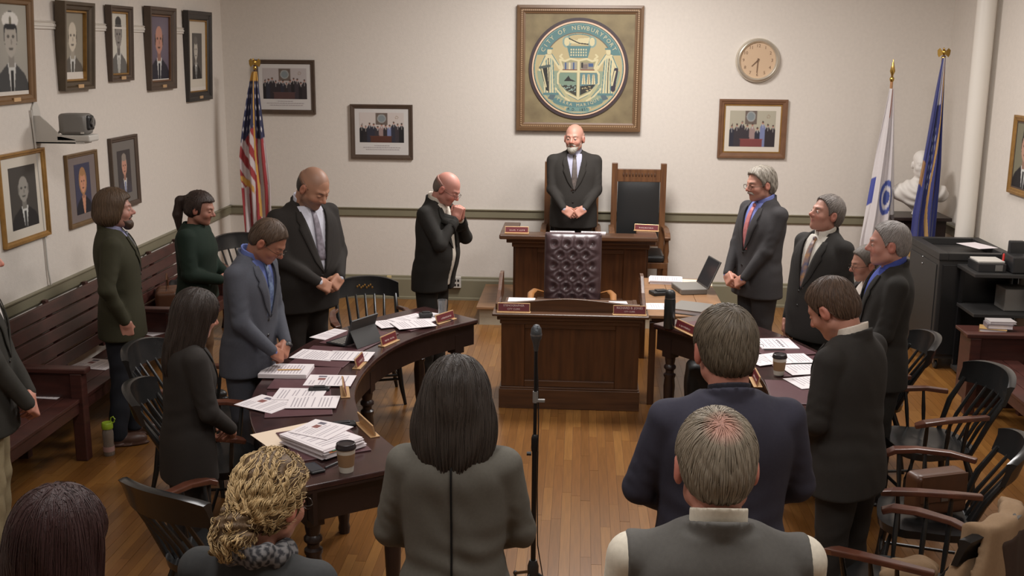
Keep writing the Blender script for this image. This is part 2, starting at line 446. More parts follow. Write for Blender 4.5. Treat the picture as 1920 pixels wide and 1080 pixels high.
def portrait(bg, hair, skin, suit, shirt=(205, 205, 200), tie=(60, 60, 60), bald=False, cap=False, woman=False, cx=.5, hy=.66, s=1.0, bg2=None, w=44, h=60):
    w, h = 60, 84
    A = Art(w, h, bg); A.X = .5 + (A.X - .5) / (1.35 if s >= .95 else 1); A.Y = .565 + (A.Y - .5) / (1.35 if s >= .95 else 1)
    if bg2 is not None:
        g = np.clip(np.hypot(A.X - .65, (A.Y - .75) * 1.3) / .8, 0, 1)[..., None]; A.a = A.a * g + np.array(bg2) * (1 - g)
    A.poly([(cx - .42 * s, -.01), (cx - .40 * s, .25 * s), (cx - .30 * s, .36 * s), (cx - .10 * s, .45 * s), (cx + .10 * s, .45 * s), (cx + .30 * s, .36 * s), (cx + .40 * s, .25 * s), (cx + .42 * s, -.01)], suit)
    A.poly([(cx - .09 * s, .46 * s), (cx + .01, .05), (cx + .10 * s, .46 * s)], shirt)
    if tie is not None: A.poly([(cx - .03, .40 * s), (cx + .035, .40 * s), (cx + .03, .1), (cx, .04), (cx - .02, .1)], tie)
    A.rect(cx - .065 * s, .42 * s, cx + .065 * s, .55 * s, tuple(v * .8 for v in skin))
    rx, ry = .135 * s, .155 * s; y = hy if s >= .95 else hy * s + .05
    if woman: A.ell(cx, y + .02, rx * 1.4, ry * 1.3, hair)
    elif not bald: A.ell(cx, y + .035, rx * 1.12, ry * 1.05, hair)
    A.ell(cx, y, rx, ry, skin)
    if not bald: A.ell(cx, y + ry * 1.0, rx * .95, ry * .42, hair)
    else: A.ell(cx - rx, y + .0, rx * .14, ry * .4, hair); A.ell(cx + rx, y, rx * .14, ry * .4, hair)
    d = tuple(v * .5 for v in skin)
    for sx in (-1, 1): A.ell(cx + sx * rx * .42, y + .015, rx * .2, ry * .09, d)
    A.ell(cx + rx * .1, y - ry * .2, rx * .13, ry * .16, tuple(v * .8 for v in skin)); A.ell(cx, y - ry * .55, rx * .35, ry * .07, d)
    A.soft = True
    if cap:
        A.ell(cx, y + ry * .95, rx * 1.35, ry * .45, (225, 222, 215)); A.ell(cx, y + ry * .62, rx * 1.05, ry * .16, (40, 40, 42)); A.ell(cx + .0, y + ry * .95, rx * .22, ry * .22, (120, 115, 100))
    return A
HP = math.pi / 2
LW = XL + .002
# upper row on the left wall
picture_frame('framed_portrait', 'brown framed portrait of an officer in white cap, first of upper row', .54, .70, .055, .04, mat('ochre_frame_wood', (124, 92, 58), rough=.4, var=.2), (LW, 7.20, 2.655), HP, .05,
    art=portrait((150, 146, 138), (60, 60, 60), (176, 170, 160), (66, 66, 66), tie=(40, 40, 40), cap=True, bg2=(176, 172, 160)), plate=M_plate_gold, cat='portrait')
picture_frame('framed_portrait', 'deep olive framed grey portrait of balding man, second of upper row', .50, .64, .065, .075, mat('olive_brown_frame', (84, 70, 52), rough=.4, var=.25), (LW, 8.10, 2.685), HP, .07,
    art=portrait((150, 143, 128), (120, 112, 100), (206, 196, 178), (98, 92, 84), tie=(70, 66, 60), bald=True), inner=M_gold, plate=M_plate_gold, cat='portrait')
picture_frame('framed_portrait', 'small dark framed portrait of dark-haired man on white ground, third of the upper row', .44, .60, .05, .05, M_frame_dark, (LW, 8.93, 2.705), HP, .05,
    art=portrait((206, 202, 190), (64, 62, 60), (140, 134, 128), (104, 102, 98), tie=(170, 168, 160)), inner=M_gold, plate=M_plate_gold, cat='portrait')
picture_frame('framed_portrait', 'brown framed colour portrait painted on purple ground, fourth of the upper row', .62, .72, .07, .06, M_frame_dark, (LW, 9.80, 2.665), HP, .05,
    art=portrait((96, 86, 100), (70, 60, 60), (190, 140, 122), (44, 42, 52), bald=True, tie=(30, 30, 40), bg2=(120, 110, 122)), inner=M_frame_brown, plate=M_plate_gold, cat='portrait')
picture_frame('framed_portrait', 'black framed portrait of small photo in wide cream mount, last of the upper row', .68, .86, .085, .05, M_frame_black, (LW, 10.78, 2.59), HP, .04, mount=M_mat_cream, mw=.085,
    art=portrait((92, 88, 84), (110, 106, 100), (190, 184, 172), (50, 48, 46), cx=.4), inner=M_gold, artWH=(.27, .44), plate=M_plate_gold, cat='portrait')
# lower row
picture_frame('framed_portrait', 'gold framed black and white portrait with broad cream mount, beside the cable', .62, .62, .035, .03, M_gold, (LW, 7.20, 1.675), HP, mount=M_mat_cream,
    art=portrait((70, 66, 62), (120, 116, 110), (150, 146, 138), (40, 38, 38), tie=(60, 60, 60), bald=True), artWH=(.36, .42), cat='portrait')
picture_frame('framed_portrait', 'gold framed colour portrait of blond woman in grey mount', .52, .55, .032, .025, mat('antique_gold_frame', (128, 102, 70), rough=.4, metal=.4, var=.25), (LW, 8.10, 1.62), HP, mount=mat('taupe_mount', (118, 106, 102), rough=.8),
    art=portrait((62, 62, 84), (160, 118, 80), (196, 140, 112), (30, 30, 40), woman=True, tie=None, shirt=(196, 140, 112)), artWH=(.26, .38), cat='portrait')
picture_frame('framed_portrait', 'dark framed colour portrait of man in grey mount above the young man', .54, .59, .04, .03, M_frame_dark, (LW, 8.88, 1.66), HP, mount=M_mat_grey,
    art=portrait((66, 60, 60), (140, 130, 120), (190, 140, 120), (70, 66, 72), tie=(110, 120, 160)), artWH=(.26, .36), cat='portrait')
picture_frame('framed_portrait', 'gold framed portrait on the right wall beside the white pipe', .54, .66, .05, .03, M_gold, (XR - .002, 9.42, 1.845), -HP,
    art=portrait((120, 116, 96), (40, 36, 34), (180, 140, 120), (34, 32, 34)), inner=M_frame_dark, cat='portrait')

def group_photo(n, desk, bg, seed, w=90, h=64, seal=(.5, .80), sep=False):
    A = Art(w, h, bg); r = random.Random(seed)
    sx, sy = seal; A.rect(sx - .13, sy - .21, sx + .13, sy + .19, (104, 92, 84)); A.ell(sx, sy, .10, .145, (150, 152, 150)); A.ell(sx, sy, .075, .11, (124, 132, 134))
    A.ell(.84, .84, .035, .05, (140, 120, 100)); A.ell(.84, .84, .026, .038, bg)
    A.poly([(.04, .3), (.055, .72), (.085, .3)], (74, 48, 48))
    for i in range(n):
        x = .05 + .9 * i / (n - 1); y = .50 + r.uniform(-.04, .08) + (.05 if abs(x - .5) > .12 and abs(x - .5) < .35 else 0)
        c = r.choice([(42, 38, 40), (52, 46, 48), (36, 34, 36), (60, 54, 58), (50, 50, 60)])
        if sep and i in (n // 2, n // 2 + 2): c = (150, 128, 124) if i == n // 2 else (118, 126, 160)
        A.poly([(x - .06, -.01), (x - .062, y - .09), (x - .02, y), (x + .02, y), (x + .062, y - .09), (x + .06, -.01)], c)
        A.poly([(x - .012, y), (x, y - .13), (x + .012, y)], (190, 184, 180))
        A.ell(x, y + .045, .020, .040, (164, 116, 100)); A.ell(x, y + .066, .0195, .020, r.choice([(60, 50, 44), (110, 104, 98), (80, 70, 62)]))
    A.soft = True; A.rect(.24, -.01, .72, .21, desk); A.rect(.22, .20, .74, .225, tuple(v * 1.15 for v in desk))
    return A
BW = YB - .002
gp1 = picture_frame('framed_group_photo', 'dark framed group photo in white mount behind the striped flag', .65, .565, .045, .03, M_frame_dark, (-3.14, BW, 2.27), 0, mount=mat('white_mount', (200, 196, 192), rough=.8),
    art=group_photo(12, (84, 62, 60), (178, 170, 168), 5), artWH=(.47, .32), art_dz=.035)
gp2 = picture_frame('framed_group_photo', 'dark framed group photo hanging lower, between flag and praying man', .665, .575, .045, .03, M_frame_dark, (-2.113, BW, 1.812), 0, mount=mat('white_mount', (200, 196, 192), rough=.8),
    art=group_photo(11, (84, 52, 42), (196, 186, 180), 9, sep=True), artWH=(.475, .315), art_dz=.045)
picture_frame('framed_group_photo', 'reddish wood framed group photo in cream mount below the clock', .70, .605, .055, .03, M_frame_brown, (1.775, BW, 1.895), 0, mount=M_mat_cream,
    art=group_photo(9, (120, 66, 64), (170, 164, 146), 12, seal=(.46, .84), sep=True), artWH=(.47, .37), inner=M_gold)

for t_, z0 in ((gp1, -.152), (gp2, -.148)):
    r_ = random.Random(4); mb = MB()
    for row, wd in ((0, .16), (1, .40), (2, .34)):
        x = -wd / 2
        while x < wd / 2:
            w_ = r_.uniform(.008, .026); mb.box((x, -.0125, z0 - .021 * row), (x + w_, -.0105, z0 - .021 * row + .007)); x += w_ + .006
    build('caption', mb, mat('faint_caption_ink', (168, 160, 160), rough=.8), t_)
# ---- the big seal
seal = thing('seal_painting', 'large square framed city seal painting with round teal crest above the standing chairman', 'painting', (-.033, BW, 2.489))
W_, H_ = 1.295, 1.278
prof = [(0, 0), (0, .055), (.03, .06), (.038, .045), (.062, .045), (.068, .035), (.085, .03), (.085, 0)]
mb = MB(); n = len(prof); vs = []
for sx, sz in ((-1, -1), (1, -1), (1, 1), (-1, 1)):
    for a, d in prof: vs.append((sx * (W_ / 2 - a), -d, sz * (H_ / 2 - a)))
fs = []
for k in range(4):
    for i in range(n): fs.append((k * n + i, ((k + 1) % 4) * n + i, ((k + 1) % 4) * n + (i + 1) % n, k * n + (i + 1) % n))
mb.add(vs, fs); build('frame', mb, mat('bronze_brown_frame', (116, 88, 62), rough=.4, var=.15), seal)
mb = MB()
e = W_ / 2 - .05; ez = H_ / 2 - .05
for k in range(58):
    p = -e + 2 * e * (k + .5) / 58; pz = -ez + 2 * ez * (k + .5) / 58
    for s in (-1, 1):
        mb.box((p - .006, -.052, s * ez - .007), (p + .006, -.045, s * ez + .007)); mb.box((s * e - .007, -.052, pz - .006), (s * e + .007, -.045, pz + .006))
build('bead_row', mb, mat('bead_tan', (168, 138, 104), rough=.5), seal, kind='stuff')
build('painted_panel', MB().box((-W_ / 2 + .084, -.02, -H_ / 2 + .084), (W_ / 2 - .084, 0, H_ / 2 - .084)), mat('mottled_gold_green_panel', (142, 128, 94), rough=.6, rgb2=(112, 98, 72), vscale=5), seal)
def disc(r, y0, y1, cx=0, cz=0, n=72): return MB().lathe([(r, 0), (r, y1 - y0)], n, TR(cx, -y0, cz) @ Matrix.Rotation(HP, 4, 'X'))
sc_ = (-.008, .0)
build('dark_rim', disc(.515, .02, .034, *sc_), mat('dark_seal_rim', (62, 50, 52), rough=.5), seal, smooth=True)
build('red_ring', disc(.487, .034, .037, *sc_), mat('dark_red_ring', (96, 46, 44), rough=.5), seal)
build('cream_ring', disc(.482, .037, .040, *sc_), mat('cream_ring', (214, 186, 156), rough=.5), seal)
build('black_ring', disc(.466, .040, .042, *sc_), mat('black_ring', (48, 44, 42), rough=.5), seal)
A = Art(300, 300, (0, 0, 0)); U = (A.X - .5) * 2; V = (A.Y - .5) * 2; Rr = np.hypot(U, V)
beige, teal, lteal, cream, dark, blue = (176, 162, 124), (92, 124, 124), (132, 152, 142), (200, 190, 152), (52, 52, 50), (72, 92, 128)
A.a[:] = beige
rng = np.random.RandomState(4)
A.put((V < -.05) & (Rr < .93) & (np.abs(U) > .3), (138, 150, 128))
A.put((Rr > .80) & (V > .30), teal); A.put((Rr > .78) & (Rr < .80) & (V > .28), (108, 96, 84))
def ln(pts, r, c): A.line([((x + 1) / 2, (y + 1) / 2) for x, y in pts], r / 2, c)
def el(cx, cy, rx, ry, c): A.ell((cx + 1) / 2, (cy + 1) / 2, rx / 2, ry / 2, c)
def pl(pts, c): A.poly([((x + 1) / 2, (y + 1) / 2) for x, y in pts], c)
# crest: clasped hands on a crown-like base
el(-.0, .60, .37, .17, teal); el(0, .60, .34, .145, beige); el(-.27, .59, .10, .13, lteal); el(.29, .59, .10, .13, lteal); el(-.27, .59, .06, .09, cream); el(.29, .59, .06, .09, cream)
pl([(-.22, .66), (.05, .60), (.06, .54), (-.2, .56)], cream); pl([(.24, .68), (-.02, .66), (-.06, .58), (.2, .53)], cream); ln([(-.22, .66), (0, .56), (.2, .54)], .012, dark)
pl([(-.27, .50), (.27, .50), (.20, .24), (-.20, .24)], teal)
for yy in (.30, .36, .42):
    for xx in np.arange(-.17, .2, .055): el(xx, yy, .016, .02, cream)
# standing figures
for s in (-1, 1):
    el(s * .66, .38, .055, .07, cream); ln([(s * .60, .44), (s * .72, .44), (s * .73, .34)], .02, teal)
    pl([(s * .60, .30), (s * .72, .30), (s * .80, .0), (s * .76, -.55), (s * .50, -.55), (s * .56, 0)], cream)
    for q, c in ((-.0, teal), (.05, lteal), (.1, (96, 96, 84)), (.15, teal)): ln([(s * (.58 + q), .22), (s * (.56 + q), -.1), (s * (.53 + q * 1.3), -.54)], .012, c)
    ln([(s * .60, .28), (s * .46, .08), (s * .42, .02)], .035, cream); ln([(s * .60, .32), (s * .44, .08)], .01, teal)
    ln([(s * .72, .28), (s * .84, .05), (s * .86, -.02)], .035, cream); ln([(s * .75, .28), (s * .88, .0)], .01, teal)
pl([(-.86, .02), (-.70, .02), (-.66, -.5), (-.72, -.48)], dark); ln([(-.82, .0), (-.72, -.4)], .015, cream); ln([(-.86, .02), (-.66, .06)], .03, (84, 92, 88))
ln([(.84, -.02), (.80, -.25), (.78, -.45)], .05, (60, 56, 66)); ln([(.82, -.05), (.76, -.35)], .018, cream)
# shield
shp = [(-.42, .20), (-.30, .17), (-.18, .22), (0, .18), (.18, .22), (.30, .17), (.42, .20), (.36, .02), (.46, -.12), (.46, -.32), (.28, -.52), (0, -.66), (-.28, -.52), (-.46, -.32), (-.46, -.12), (-.36, .02)]
pl([(x * 1.06, y * 1.06) for x, y in shp], teal); pl([(x, y) for x, y in shp], (150, 146, 112))
pl([(-.34, .13), (-.04, .15), (-.04, -.03), (-.34, -.03)], (150, 146, 132)); pl([(.04, .15), (.34, .13), (.34, -.03), (.04, -.03)], (142, 134, 116))
for x in (-.29, -.20, -.11): ln([(x, .12), (x, 0)], .018, blue if x != -.2 else cream)
ln([(-.34, -.025), (-.04, -.025)], .012, (120, 80, 60)); ln([(.06, -.025), (.34, -.025)], .014, (120, 70, 56)); pl([(.22, .12), (.33, .12), (.33, .05), (.22, .05)], blue); pl([(.08, .1), (.2, .1), (.2, .0), (.08, .0)], (118, 106, 100)); ln([(.08, .12), (.08, .04)], .02, dark)
pl([(-.42, -.09), (-.04, -.09), (-.04, -.58), (-.28, -.48), (-.43, -.32)], (118, 138, 120)); pl([(-.32, -.27), (-.22, -.15), (-.18, -.22), (-.05, -.28)], dark); pl([(-.40, -.36), (-.04, -.36), (-.04, -.6), (-.26, -.48)], (64, 64, 58))
for k in range(26): el(rng.uniform(-.36, -.06), rng.uniform(-.5, -.36), .018, .012, lteal)
pl([(.04, -.09), (.42, -.09), (.44, -.32), (.28, -.48), (.04, -.58)], (96, 124, 126))
for x in (.12, .23, .34): pl([(x - .045, -.34), (x - .02, -.12), (x + .02, -.12), (x + .045, -.34)], cream); ln([(x, -.13), (x, -.33)], .008, (130, 110, 90))
pl([(.05, -.38), (.38, -.34), (.30, -.46), (.05, -.58)], (60, 58, 54))
for k in range(14): el(rng.uniform(.08, .3), rng.uniform(-.5, -.38), .016, .01, beige)
for a in zip(shp, shp[1:] + shp[:1]): ln(list(a), .022, cream)
ln([(0, .18), (0, -.66)], .026, cream); ln([(-.38, -.055), (.38, -.055)], .024, cream)
for s in (-1, 1):
    ln([(s * .36, .22), (s * .42, .27), (s * .38, .31)], .02, cream); ln([(s * .42, -.36), (s * .30, -.56), (s * .12, -.70)], .03, (170, 166, 130)); ln([(s * .5, -.44), (s * .36, -.60), (s * .2, -.7)], .02, cream); ln([(s * .46, -.45), (s * .30, -.62)], .008, teal)
    ln([(s * .76, -.56), (s * .46, -.56)], .03, teal); pl([(s * .5, -.58), (s * .62, -.57), (s * .68, -.66), (s * .56, -.70)], (88, 104, 110))
rb = [(x, -.80 + .18 * x * x * 2.0) for x in np.linspace(-.5, .5, 13)]
ln(rb, .062, teal); ln([(-.22, -.90), (.22, -.90)], .045, (110, 140, 134))
A.put((Rr > .975), (120, 150, 142))
o = A.mesh('emblem', .924, .924, seal, (sc_[0], -.0435, sc_[1]))
# trim the square print to a disc
bm = bmesh.new(); bm.from_mesh(o.data)
bmesh.ops.delete(bm, geom=[v for v in bm.verts if math.hypot(v.co.x, v.co.z) > .4615], context='VERTS'); bm.to_mesh(o.data); bm.free()
M_sl = mat('cream_seal_lettering', (196, 186, 150), rough=.6); M_sd = mat('dark_seal_lettering', (50, 54, 54), rough=.6)
def arc_text(s, r, a0, a1, size, m, inward=False):
    mb = MB()
    for i, ch in enumerate(s):
        if ch == ' ': continue
        a = a0 + (a1 - a0) * (i + .5) / len(s)
        x = sc_[0] + r * math.sin(a); z = sc_[1] + r * math.cos(a)
        mb.add(*text_mesh(ch, size), TR(x, -.0450, z) @ Matrix.Rotation(a + (math.pi if inward else 0), 4, 'Y') @ Matrix.Rotation(HP, 4, 'X'))
    build('lettering', mb, m, seal)
arc_text('CITY OF NEWBURYPORT', .413, math.radians(-66), math.radians(64), .060, M_sl)
arc_text('TERRA MARIQUE', .372, math.radians(180 + 37), math.radians(180 - 37), .044, M_sl, True)
arc_text('A.D. 1851', .420, math.radians(180 + 15), math.radians(180 - 15), .038, M_sd, True)

# ---- wall clock: half past seven
ck = thing('wall_clock', 'round champagne rimmed wall clock with beige dial', 'clock', (1.79, BW, 2.592))
RX = Matrix.Rotation(HP, 4, 'X')
build('rim', MB().lathe([(.222, 0), (.222, .03), (.212, .05), (.196, .058), (.184, .05), (.178, .036), (.178, .0)], 64, RX), M_chrome, ck, smooth=True)
build('dial', MB().lathe([(.179, .0), (.179, .030)], 64, RX), mat('beige_dial', (196, 168, 138), rough=.6), ck)
M_ck = mat('bronze_clock_ink', (112, 86, 64), rough=.6)
for h in range(1, 13):
    a = math.radians(30 * h); text_obj(str(h), .045, M_ck, ck, (.145 * math.sin(a), -.031, .145 * math.cos(a)), name='numeral')
def hand(L, w, a, y): return MB().add([(-w, y, -.02), (w, y, -.02), (w * .6, y, L), (-w * .6, y, L), (-w, y - .002, -.02), (w, y - .002, -.02), (w * .6, y - .002, L), (-w * .6, y - .002, L)], [(0, 1, 2, 3), (7, 6, 5, 4), (0, 4, 5, 1), (1, 5, 6, 2), (2, 6, 7, 3), (3, 7, 4, 0)], Matrix.Rotation(a, 4, 'Y'))
build('hour_hand', hand(.085, .006, math.radians(225), -.034), M_ck, ck)
build('minute_hand', hand(.125, .005, math.radians(183), -.038), M_ck, ck)
build('hub', MB().lathe([(.009, .033), (.009, .042)], 12, RX), M_ck, ck)

# ---- speed dome style video camera on a bracket, with its cable
vc = thing('wall_camera', 'grey video camera on a white bracket on the left wall', 'camera', (XL + .002, 7.42, 2.02))
build('wall_plate', MB().prism([(0, .0), (0, .24), (.03, .28), (.07, .28), (.10, .24), (.12, .12), (.12, 0)], 0, .012, Matrix(((0, 0, 1, 0), (1, 0, 0, 0), (0, 1, 0, 0), (0, 0, 0, 1)))), M_white_plastic, vc, bevel=.003)
build('bracket', MB().prism([(0, 0), (.30, 0), (.30, .03), (.20, .05), (.06, .19), (0, .19)], 0, .012, Matrix(((1, 0, 0, 0), (0, 0, 1, .0), (0, 1, 0, 0), (0, 0, 0, 1)))).box((0, 0, 0), (.36, .12, .012)), M_white_plastic, vc, bevel=.002)
build('camera_base', MB().box((.16, .0, .012), (.40, .16, .06)), M_white_plastic, vc, bevel=.012)
hd = build('camera_head', MB().prism([(.20, .0), (.33, .0), (.375, .02), (.385, .075), (.375, .135), (.33, .155), (.20, .155), (.175, .12), (.17, .03)], .062, .205), M_grey_plastic, vc, bevel=.022, smooth=True)
build('lens_hood', MB().box((.33, .028, .088), (.392, .128, .195)), M_black_plastic, hd, bevel=.018)
build('lens', MB().lathe([(.034, 0), (.034, .012), (.026, .014)], 24, TR(.390, .078, .145) @ Matrix.Rotation(HP, 4, 'Y')), mat('lens_glass', (20, 22, 28), rough=.05, coat=1), hd, smooth=True)
build('badge', MB().box((.34, -.002, .07), (.365, .0, .082)), M_white_plastic, hd)
build('connector', MB().tube([(.05, .06, .02), (.09, .06, .10), (.14, .06, .05), (.17, .06, .09), (.20, .07, .05)], .012, 8), M_white_plastic, vc, smooth=True)
cb = tag(build('wall_cable', MB().tube([(XL + .012, 7.40, 2.25), (XL + .012, 7.42, 2.0), (XL + .012, 7.44, 1.5), (XL + .012, 7.45, 1.12), (XL + .018, 7.46, 1.005)], .007, 8), M_white_plastic, smooth=True), 'thin white cable running down the wall from the video camera', 'cable')

# ---- outlet box on the back baseboard, small thermostat-like switch
ob = thing('outlet_box', 'white multi socket outlet box on the olive baseboard', 'outlet', (-1.34, BW - .022, .2))
build('box', MB().box((-.075, -.05, -.055), (.075, 0, .065)), M_white_plastic, ob, bevel=.004)
for i in range(4):
    for j in range(2): build('socket', MB().box((-.062 + .033 * i, -.053, -.035 + .05 * j), (-.042 + .033 * i, -.05, -.01 + .05 * j)), M_black_plastic, ob)
tag(build('sensor_block', MB().box((-2.075, BW - .06, .232), (-2.03, BW - .022, .258)), mat('yellowed_plastic', (200, 180, 130), rough=.5)), 'tiny yellowed block fixed to the top of the back baseboard', 'fitting')
# ================================================================= DESKS
def panel_front(parent, x0, x1, z0, z1, y, m, mx):
    """a framed front: two stiles, two rails, one recessed panel; face looks to -Y"""
    st = (x1 - x0) * .17
    build('stile', MB().box((x0, y, z0), (x0 + st, y + .03, z1)), m, parent, bevel=.004)
    build('stile', MB().box((x1 - st, y, z0), (x1, y + .03, z1)), m, parent, bevel=.004)
    build('top_rail', MB().box((x0 + st, y + .002, z1 - .07), (x1 - st, y + .03, z1)), mx, parent, bevel=.004)
    build('bottom_rail', MB().box((x0 + st, y + .002, z0), (x1 - st, y + .03, z0 + .05)), mx, parent, bevel=.004)
    build('front_panel', MB().box((x0 + st, y + .022, z0 + .05), (x1 - st, y + .034, z1 - .07)), m, parent)

# clerk's desk
cd = thing('clerk_desk', 'walnut panelled clerk desk in the centre of the room with two nameplates on its ledge', 'desk', (-.055, 7.97, 0))
X0, X1 = -.515, .525
panel_front(cd, X0, X1, .17, .70, .02, M_desk, M_desk_x)
build('plinth', MB().box((X0 - .015, 0, 0), (X1 + .015, .60, .155)).box((X0 - .008, .008, .155), (X1 + .008, .60, .17)), M_desk_x, cd, bevel=.004)
build('cornice', MB().box((X0 - .01, .005, .665), (X1 + .01, .08, .70)).box((X0 - .03, -.02, .70), (X1 + .03, .09, .735)), M_desk_x, cd, bevel=.006)
build('ledge', MB().box((X0 - .065, -.055, .735), (X1 + .065, .16, .757)), M_desk_x, cd, bevel=.006)
for s, nx in ((-1, X0), (1, X1)):
    build('side_panel', MB().box((min(nx, nx - s * .03), .05, .17), (max(nx, nx - s * .03), .60, .735)), M_desk, cd)
    pr = [(.09, .757), (.62, .757), (.62, .95), (.50, .95), (.30, .86), (.09, .80)]
    build('side_wing', MB().prism(pr, 0, .028, Matrix(((0, 0, 1, nx - (.0 if s > 0 else .03) + s * .02), (1, 0, 0, 0), (0, 1, 0, 0), (0, 0, 0, 1)))), M_desk, cd, bevel=.003)
g = [(X0 - .0, .757)] + [(X0 + (X1 - X0) * t, .818 + .035 * max(0, math.sin(math.pi * t)) ** 2) for t in np.linspace(0, 1, 21)] + [(X1, .757)]
build('gallery_board', MB().prism(g, .06, .09, Matrix(((1, 0, 0, 0), (0, 0, 1, 0), (0, 1, 0, 0), (0, 0, 0, 1)))), M_desk_x, cd, bevel=.003)
build('writing_top', MB().box((X0 + .03, .16, .70), (X1 - .03, .62, .725)), M_desk_x, cd)

# chairman's desk on the dais
md = thing('dais_desk', 'tall walnut panelled desk standing on the dais under the seal', 'desk', (0.0, 10.50, .19))
panel_front(md, -.62, .66, .05, .62, .03, M_desk, M_desk_x)
build('plinth', MB().box((-.64, .01, 0), (.68, .10, .05)), M_desk_x, md, bevel=.004)
build('cornice', MB().box((-.65, -.02, .61), (.69, .10, .66)).box((-.70, -.08, .66), (.74, .10, .705)), M_desk_x, md, bevel=.008)
build('front_ledge', MB().box((-.765, -.155, .705), (.755, .06, .752)), M_desk_x, md, bevel=.012)
for a, b in ((-.765, -.60), (.56, .755)):
    build('wing_top', MB().box((a, .06, .722), (b, .62, .752)), M_desk_x, md, bevel=.008)
build('side_panel', MB().box((-.64, .06, 0), (-.61, .60, .722)), M_desk, md); build('side_panel', MB().box((.65, .06, 0), (.68, .60, .722)), M_desk, md)
build('inner_shelf', MB().box((-.60, .06, .60), (.56, .36, .62)), M_desk_x, md)

# high backed oak armchairs
M_oak_chair = wood('oak_armchair', (118, 80, 50), (86, 56, 36), axis='z')
def throne():
    t = thing('high_backed_armchair', 'carved oak armchair with black leather back standing empty on the dais', 'chair')
    for s in (-1, 1):
        build('back_post', MB().box((s * .25 - .03, .22, 0), (s * .25 + .03, .28, 1.36)), M_oak_chair, t, bevel=.004)
        build('leg', MB().lathe([(.02, 0), (.032, .02), (.02, .05), (.034, .09), (.034, .13), (.02, .15), (.03, .2), (.03, .42)], 14, TR(s * .26, -.24, 0)), M_oak_chair, t, smooth=True)
        build('arm_post', MB().lathe([(.028, .42), (.02, .47), (.03, .53), (.022, .62), (.028, .68)], 14, TR(s * .27, -.22, 0)), M_oak_chair, t, smooth=True)
        build('armrest', MB().sweep([(s * .27, .25, .70), (s * .275, .0, .715), (s * .275, -.2, .70), (s * .275, -.27, .66)], .06, .035), M_oak_chair, t, bevel=.006)
    build('crest_board', MB().box((-.22, .225, 1.17), (.22, .27, 1.30)), M_oak_chair, t, bevel=.004)
    cv = MB()
    for k in range(11): cv.ball((-.16 + .032 * k, .222, 1.245), (.009, .006, .02), 8, 5)
    build('carving', cv, mat('dark_carved_oak', (84, 56, 36), rough=.5), t)
    build('lower_rail', MB().box((-.22, .23, .50), (.22, .27, .56)), M_oak_chair, t)
    bp = MB()
    nx, nz = 15, 21
    for j in range(nz):
        for i in range(nx):
            u = i / (nx - 1) * 2 - 1; v = j / (nz - 1) * 2 - 1
            bp.v.append((u * .215, .228 - .022 * (1 - u ** 4) * (1 - v ** 4), .865 + v * .305))
    for j in range(nz - 1):
        for i in range(nx - 1): a = j * nx + i; bp.f.append((a, a + 1, a + nx + 1, a + nx))
    bp.box((-.215, .229, .56), (.215, .262, 1.17))
    build('back_pad', bp, M_leather_black, t, smooth=True)
    build('seat_frame', MB().box((-.28, -.27, .36), (.28, .25, .42)), M_oak_chair, t, bevel=.005)
    build('seat_cushion', MB().box((-.255, -.25, .42), (.255, .22, .49)), M_leather_black, t, bevel=.025)
    return t
th = throne(); th.location = (.605, 11.05, .19)
th['group'] = 'oak armchairs on the dais'
copy_tree(th, 'carved oak armchair directly behind the standing chairman, mostly hidden', (-.085, 11.10, .19), 0, 'oak armchairs on the dais')

# tufted leather chair behind the clerk's desk
tc = thing('tufted_leather_chair', 'oxblood button tufted leather armchair behind the clerk desk', 'chair', (-.045, 8.95, 0))
W2 = .225; Hh = .60; zb = .58
nx, nz = 49, 61; vs = []; fs = []
btn = []
for r_ in range(6):
    cols = 4 if r_ % 2 == 0 else 3
    for c_ in range(cols): btn.append(((c_ - (cols - 1) / 2) * .105, zb + Hh - .075 - r_ * .088))
btn_a = np.array(btn)
for j in range(nz):
    for i in range(nx):
        x = (i / (nx - 1) * 2 - 1); z = zb + Hh * j / (nz - 1); wv = W2 * (1 - .10 * (1 - j / (nz - 1)) * 0 + .03 * math.sin(math.pi * j / (nz - 1)))
        px = x * wv
        d = np.sqrt(((btn_a[:, 0] - px)) ** 2 + ((btn_a[:, 1] - z)) ** 2); dd = np.sort(d)
        puff = .032 * (1 - math.exp(-(dd[0] / .028) ** 2)) + .012 * min(1, (dd[1] - dd[0]) / .03)
        edge = (1 - abs(x) ** 6) * (1 - abs(2 * j / (nz - 1) - 1) ** 10)
        vs.append((px, -.03 - puff * edge - .02 * x * x * 0 + (.05 * (1 - j / (nz - 1))) * -0 + .10 * (j / (nz - 1)), z))
for j in range(nz - 1):
    for i in range(nx - 1): a = j * nx + i; fs.append((a, a + 1, a + nx + 1, a + nx))
mb = MB(); mb.add(vs, fs)
build('tufted_pad', mb, M_leather_brown, tc, smooth=True)
bb = MB()
for x, z in btn: bb.ball((x, -.036 + .10 * (z - zb) / Hh, z), .008, 8, 5)
build('button_row', bb, M_leather_brown, tc)
build('back_shell', MB().add([(-W2 - .012, -.03, zb - .01), (W2 + .012, -.03, zb - .01), (W2 + .012, .07, zb + Hh + .01), (-W2 - .012, .07, zb + Hh + .01), (-W2 - .012, .03, zb - .01), (W2 + .012, .03, zb - .01), (W2 + .012, .13, zb + Hh + .01), (-W2 - .012, .13, zb + Hh + .01)], [(0, 1, 2, 3), (7, 6, 5, 4), (0, 4, 5, 1), (1, 5, 6, 2), (2, 6, 7, 3), (3, 7, 4, 0)]), M_leather_brown, tc, bevel=.015)
build('seat_cushion', MB().box((-.26, -.50, .44), (.26, .02, .53)), M_leather_brown, tc, bevel=.03)
M_arm_oak = mat('honey_arm_wood', (150, 102, 58), rough=.35, var=.15, vscale=10)
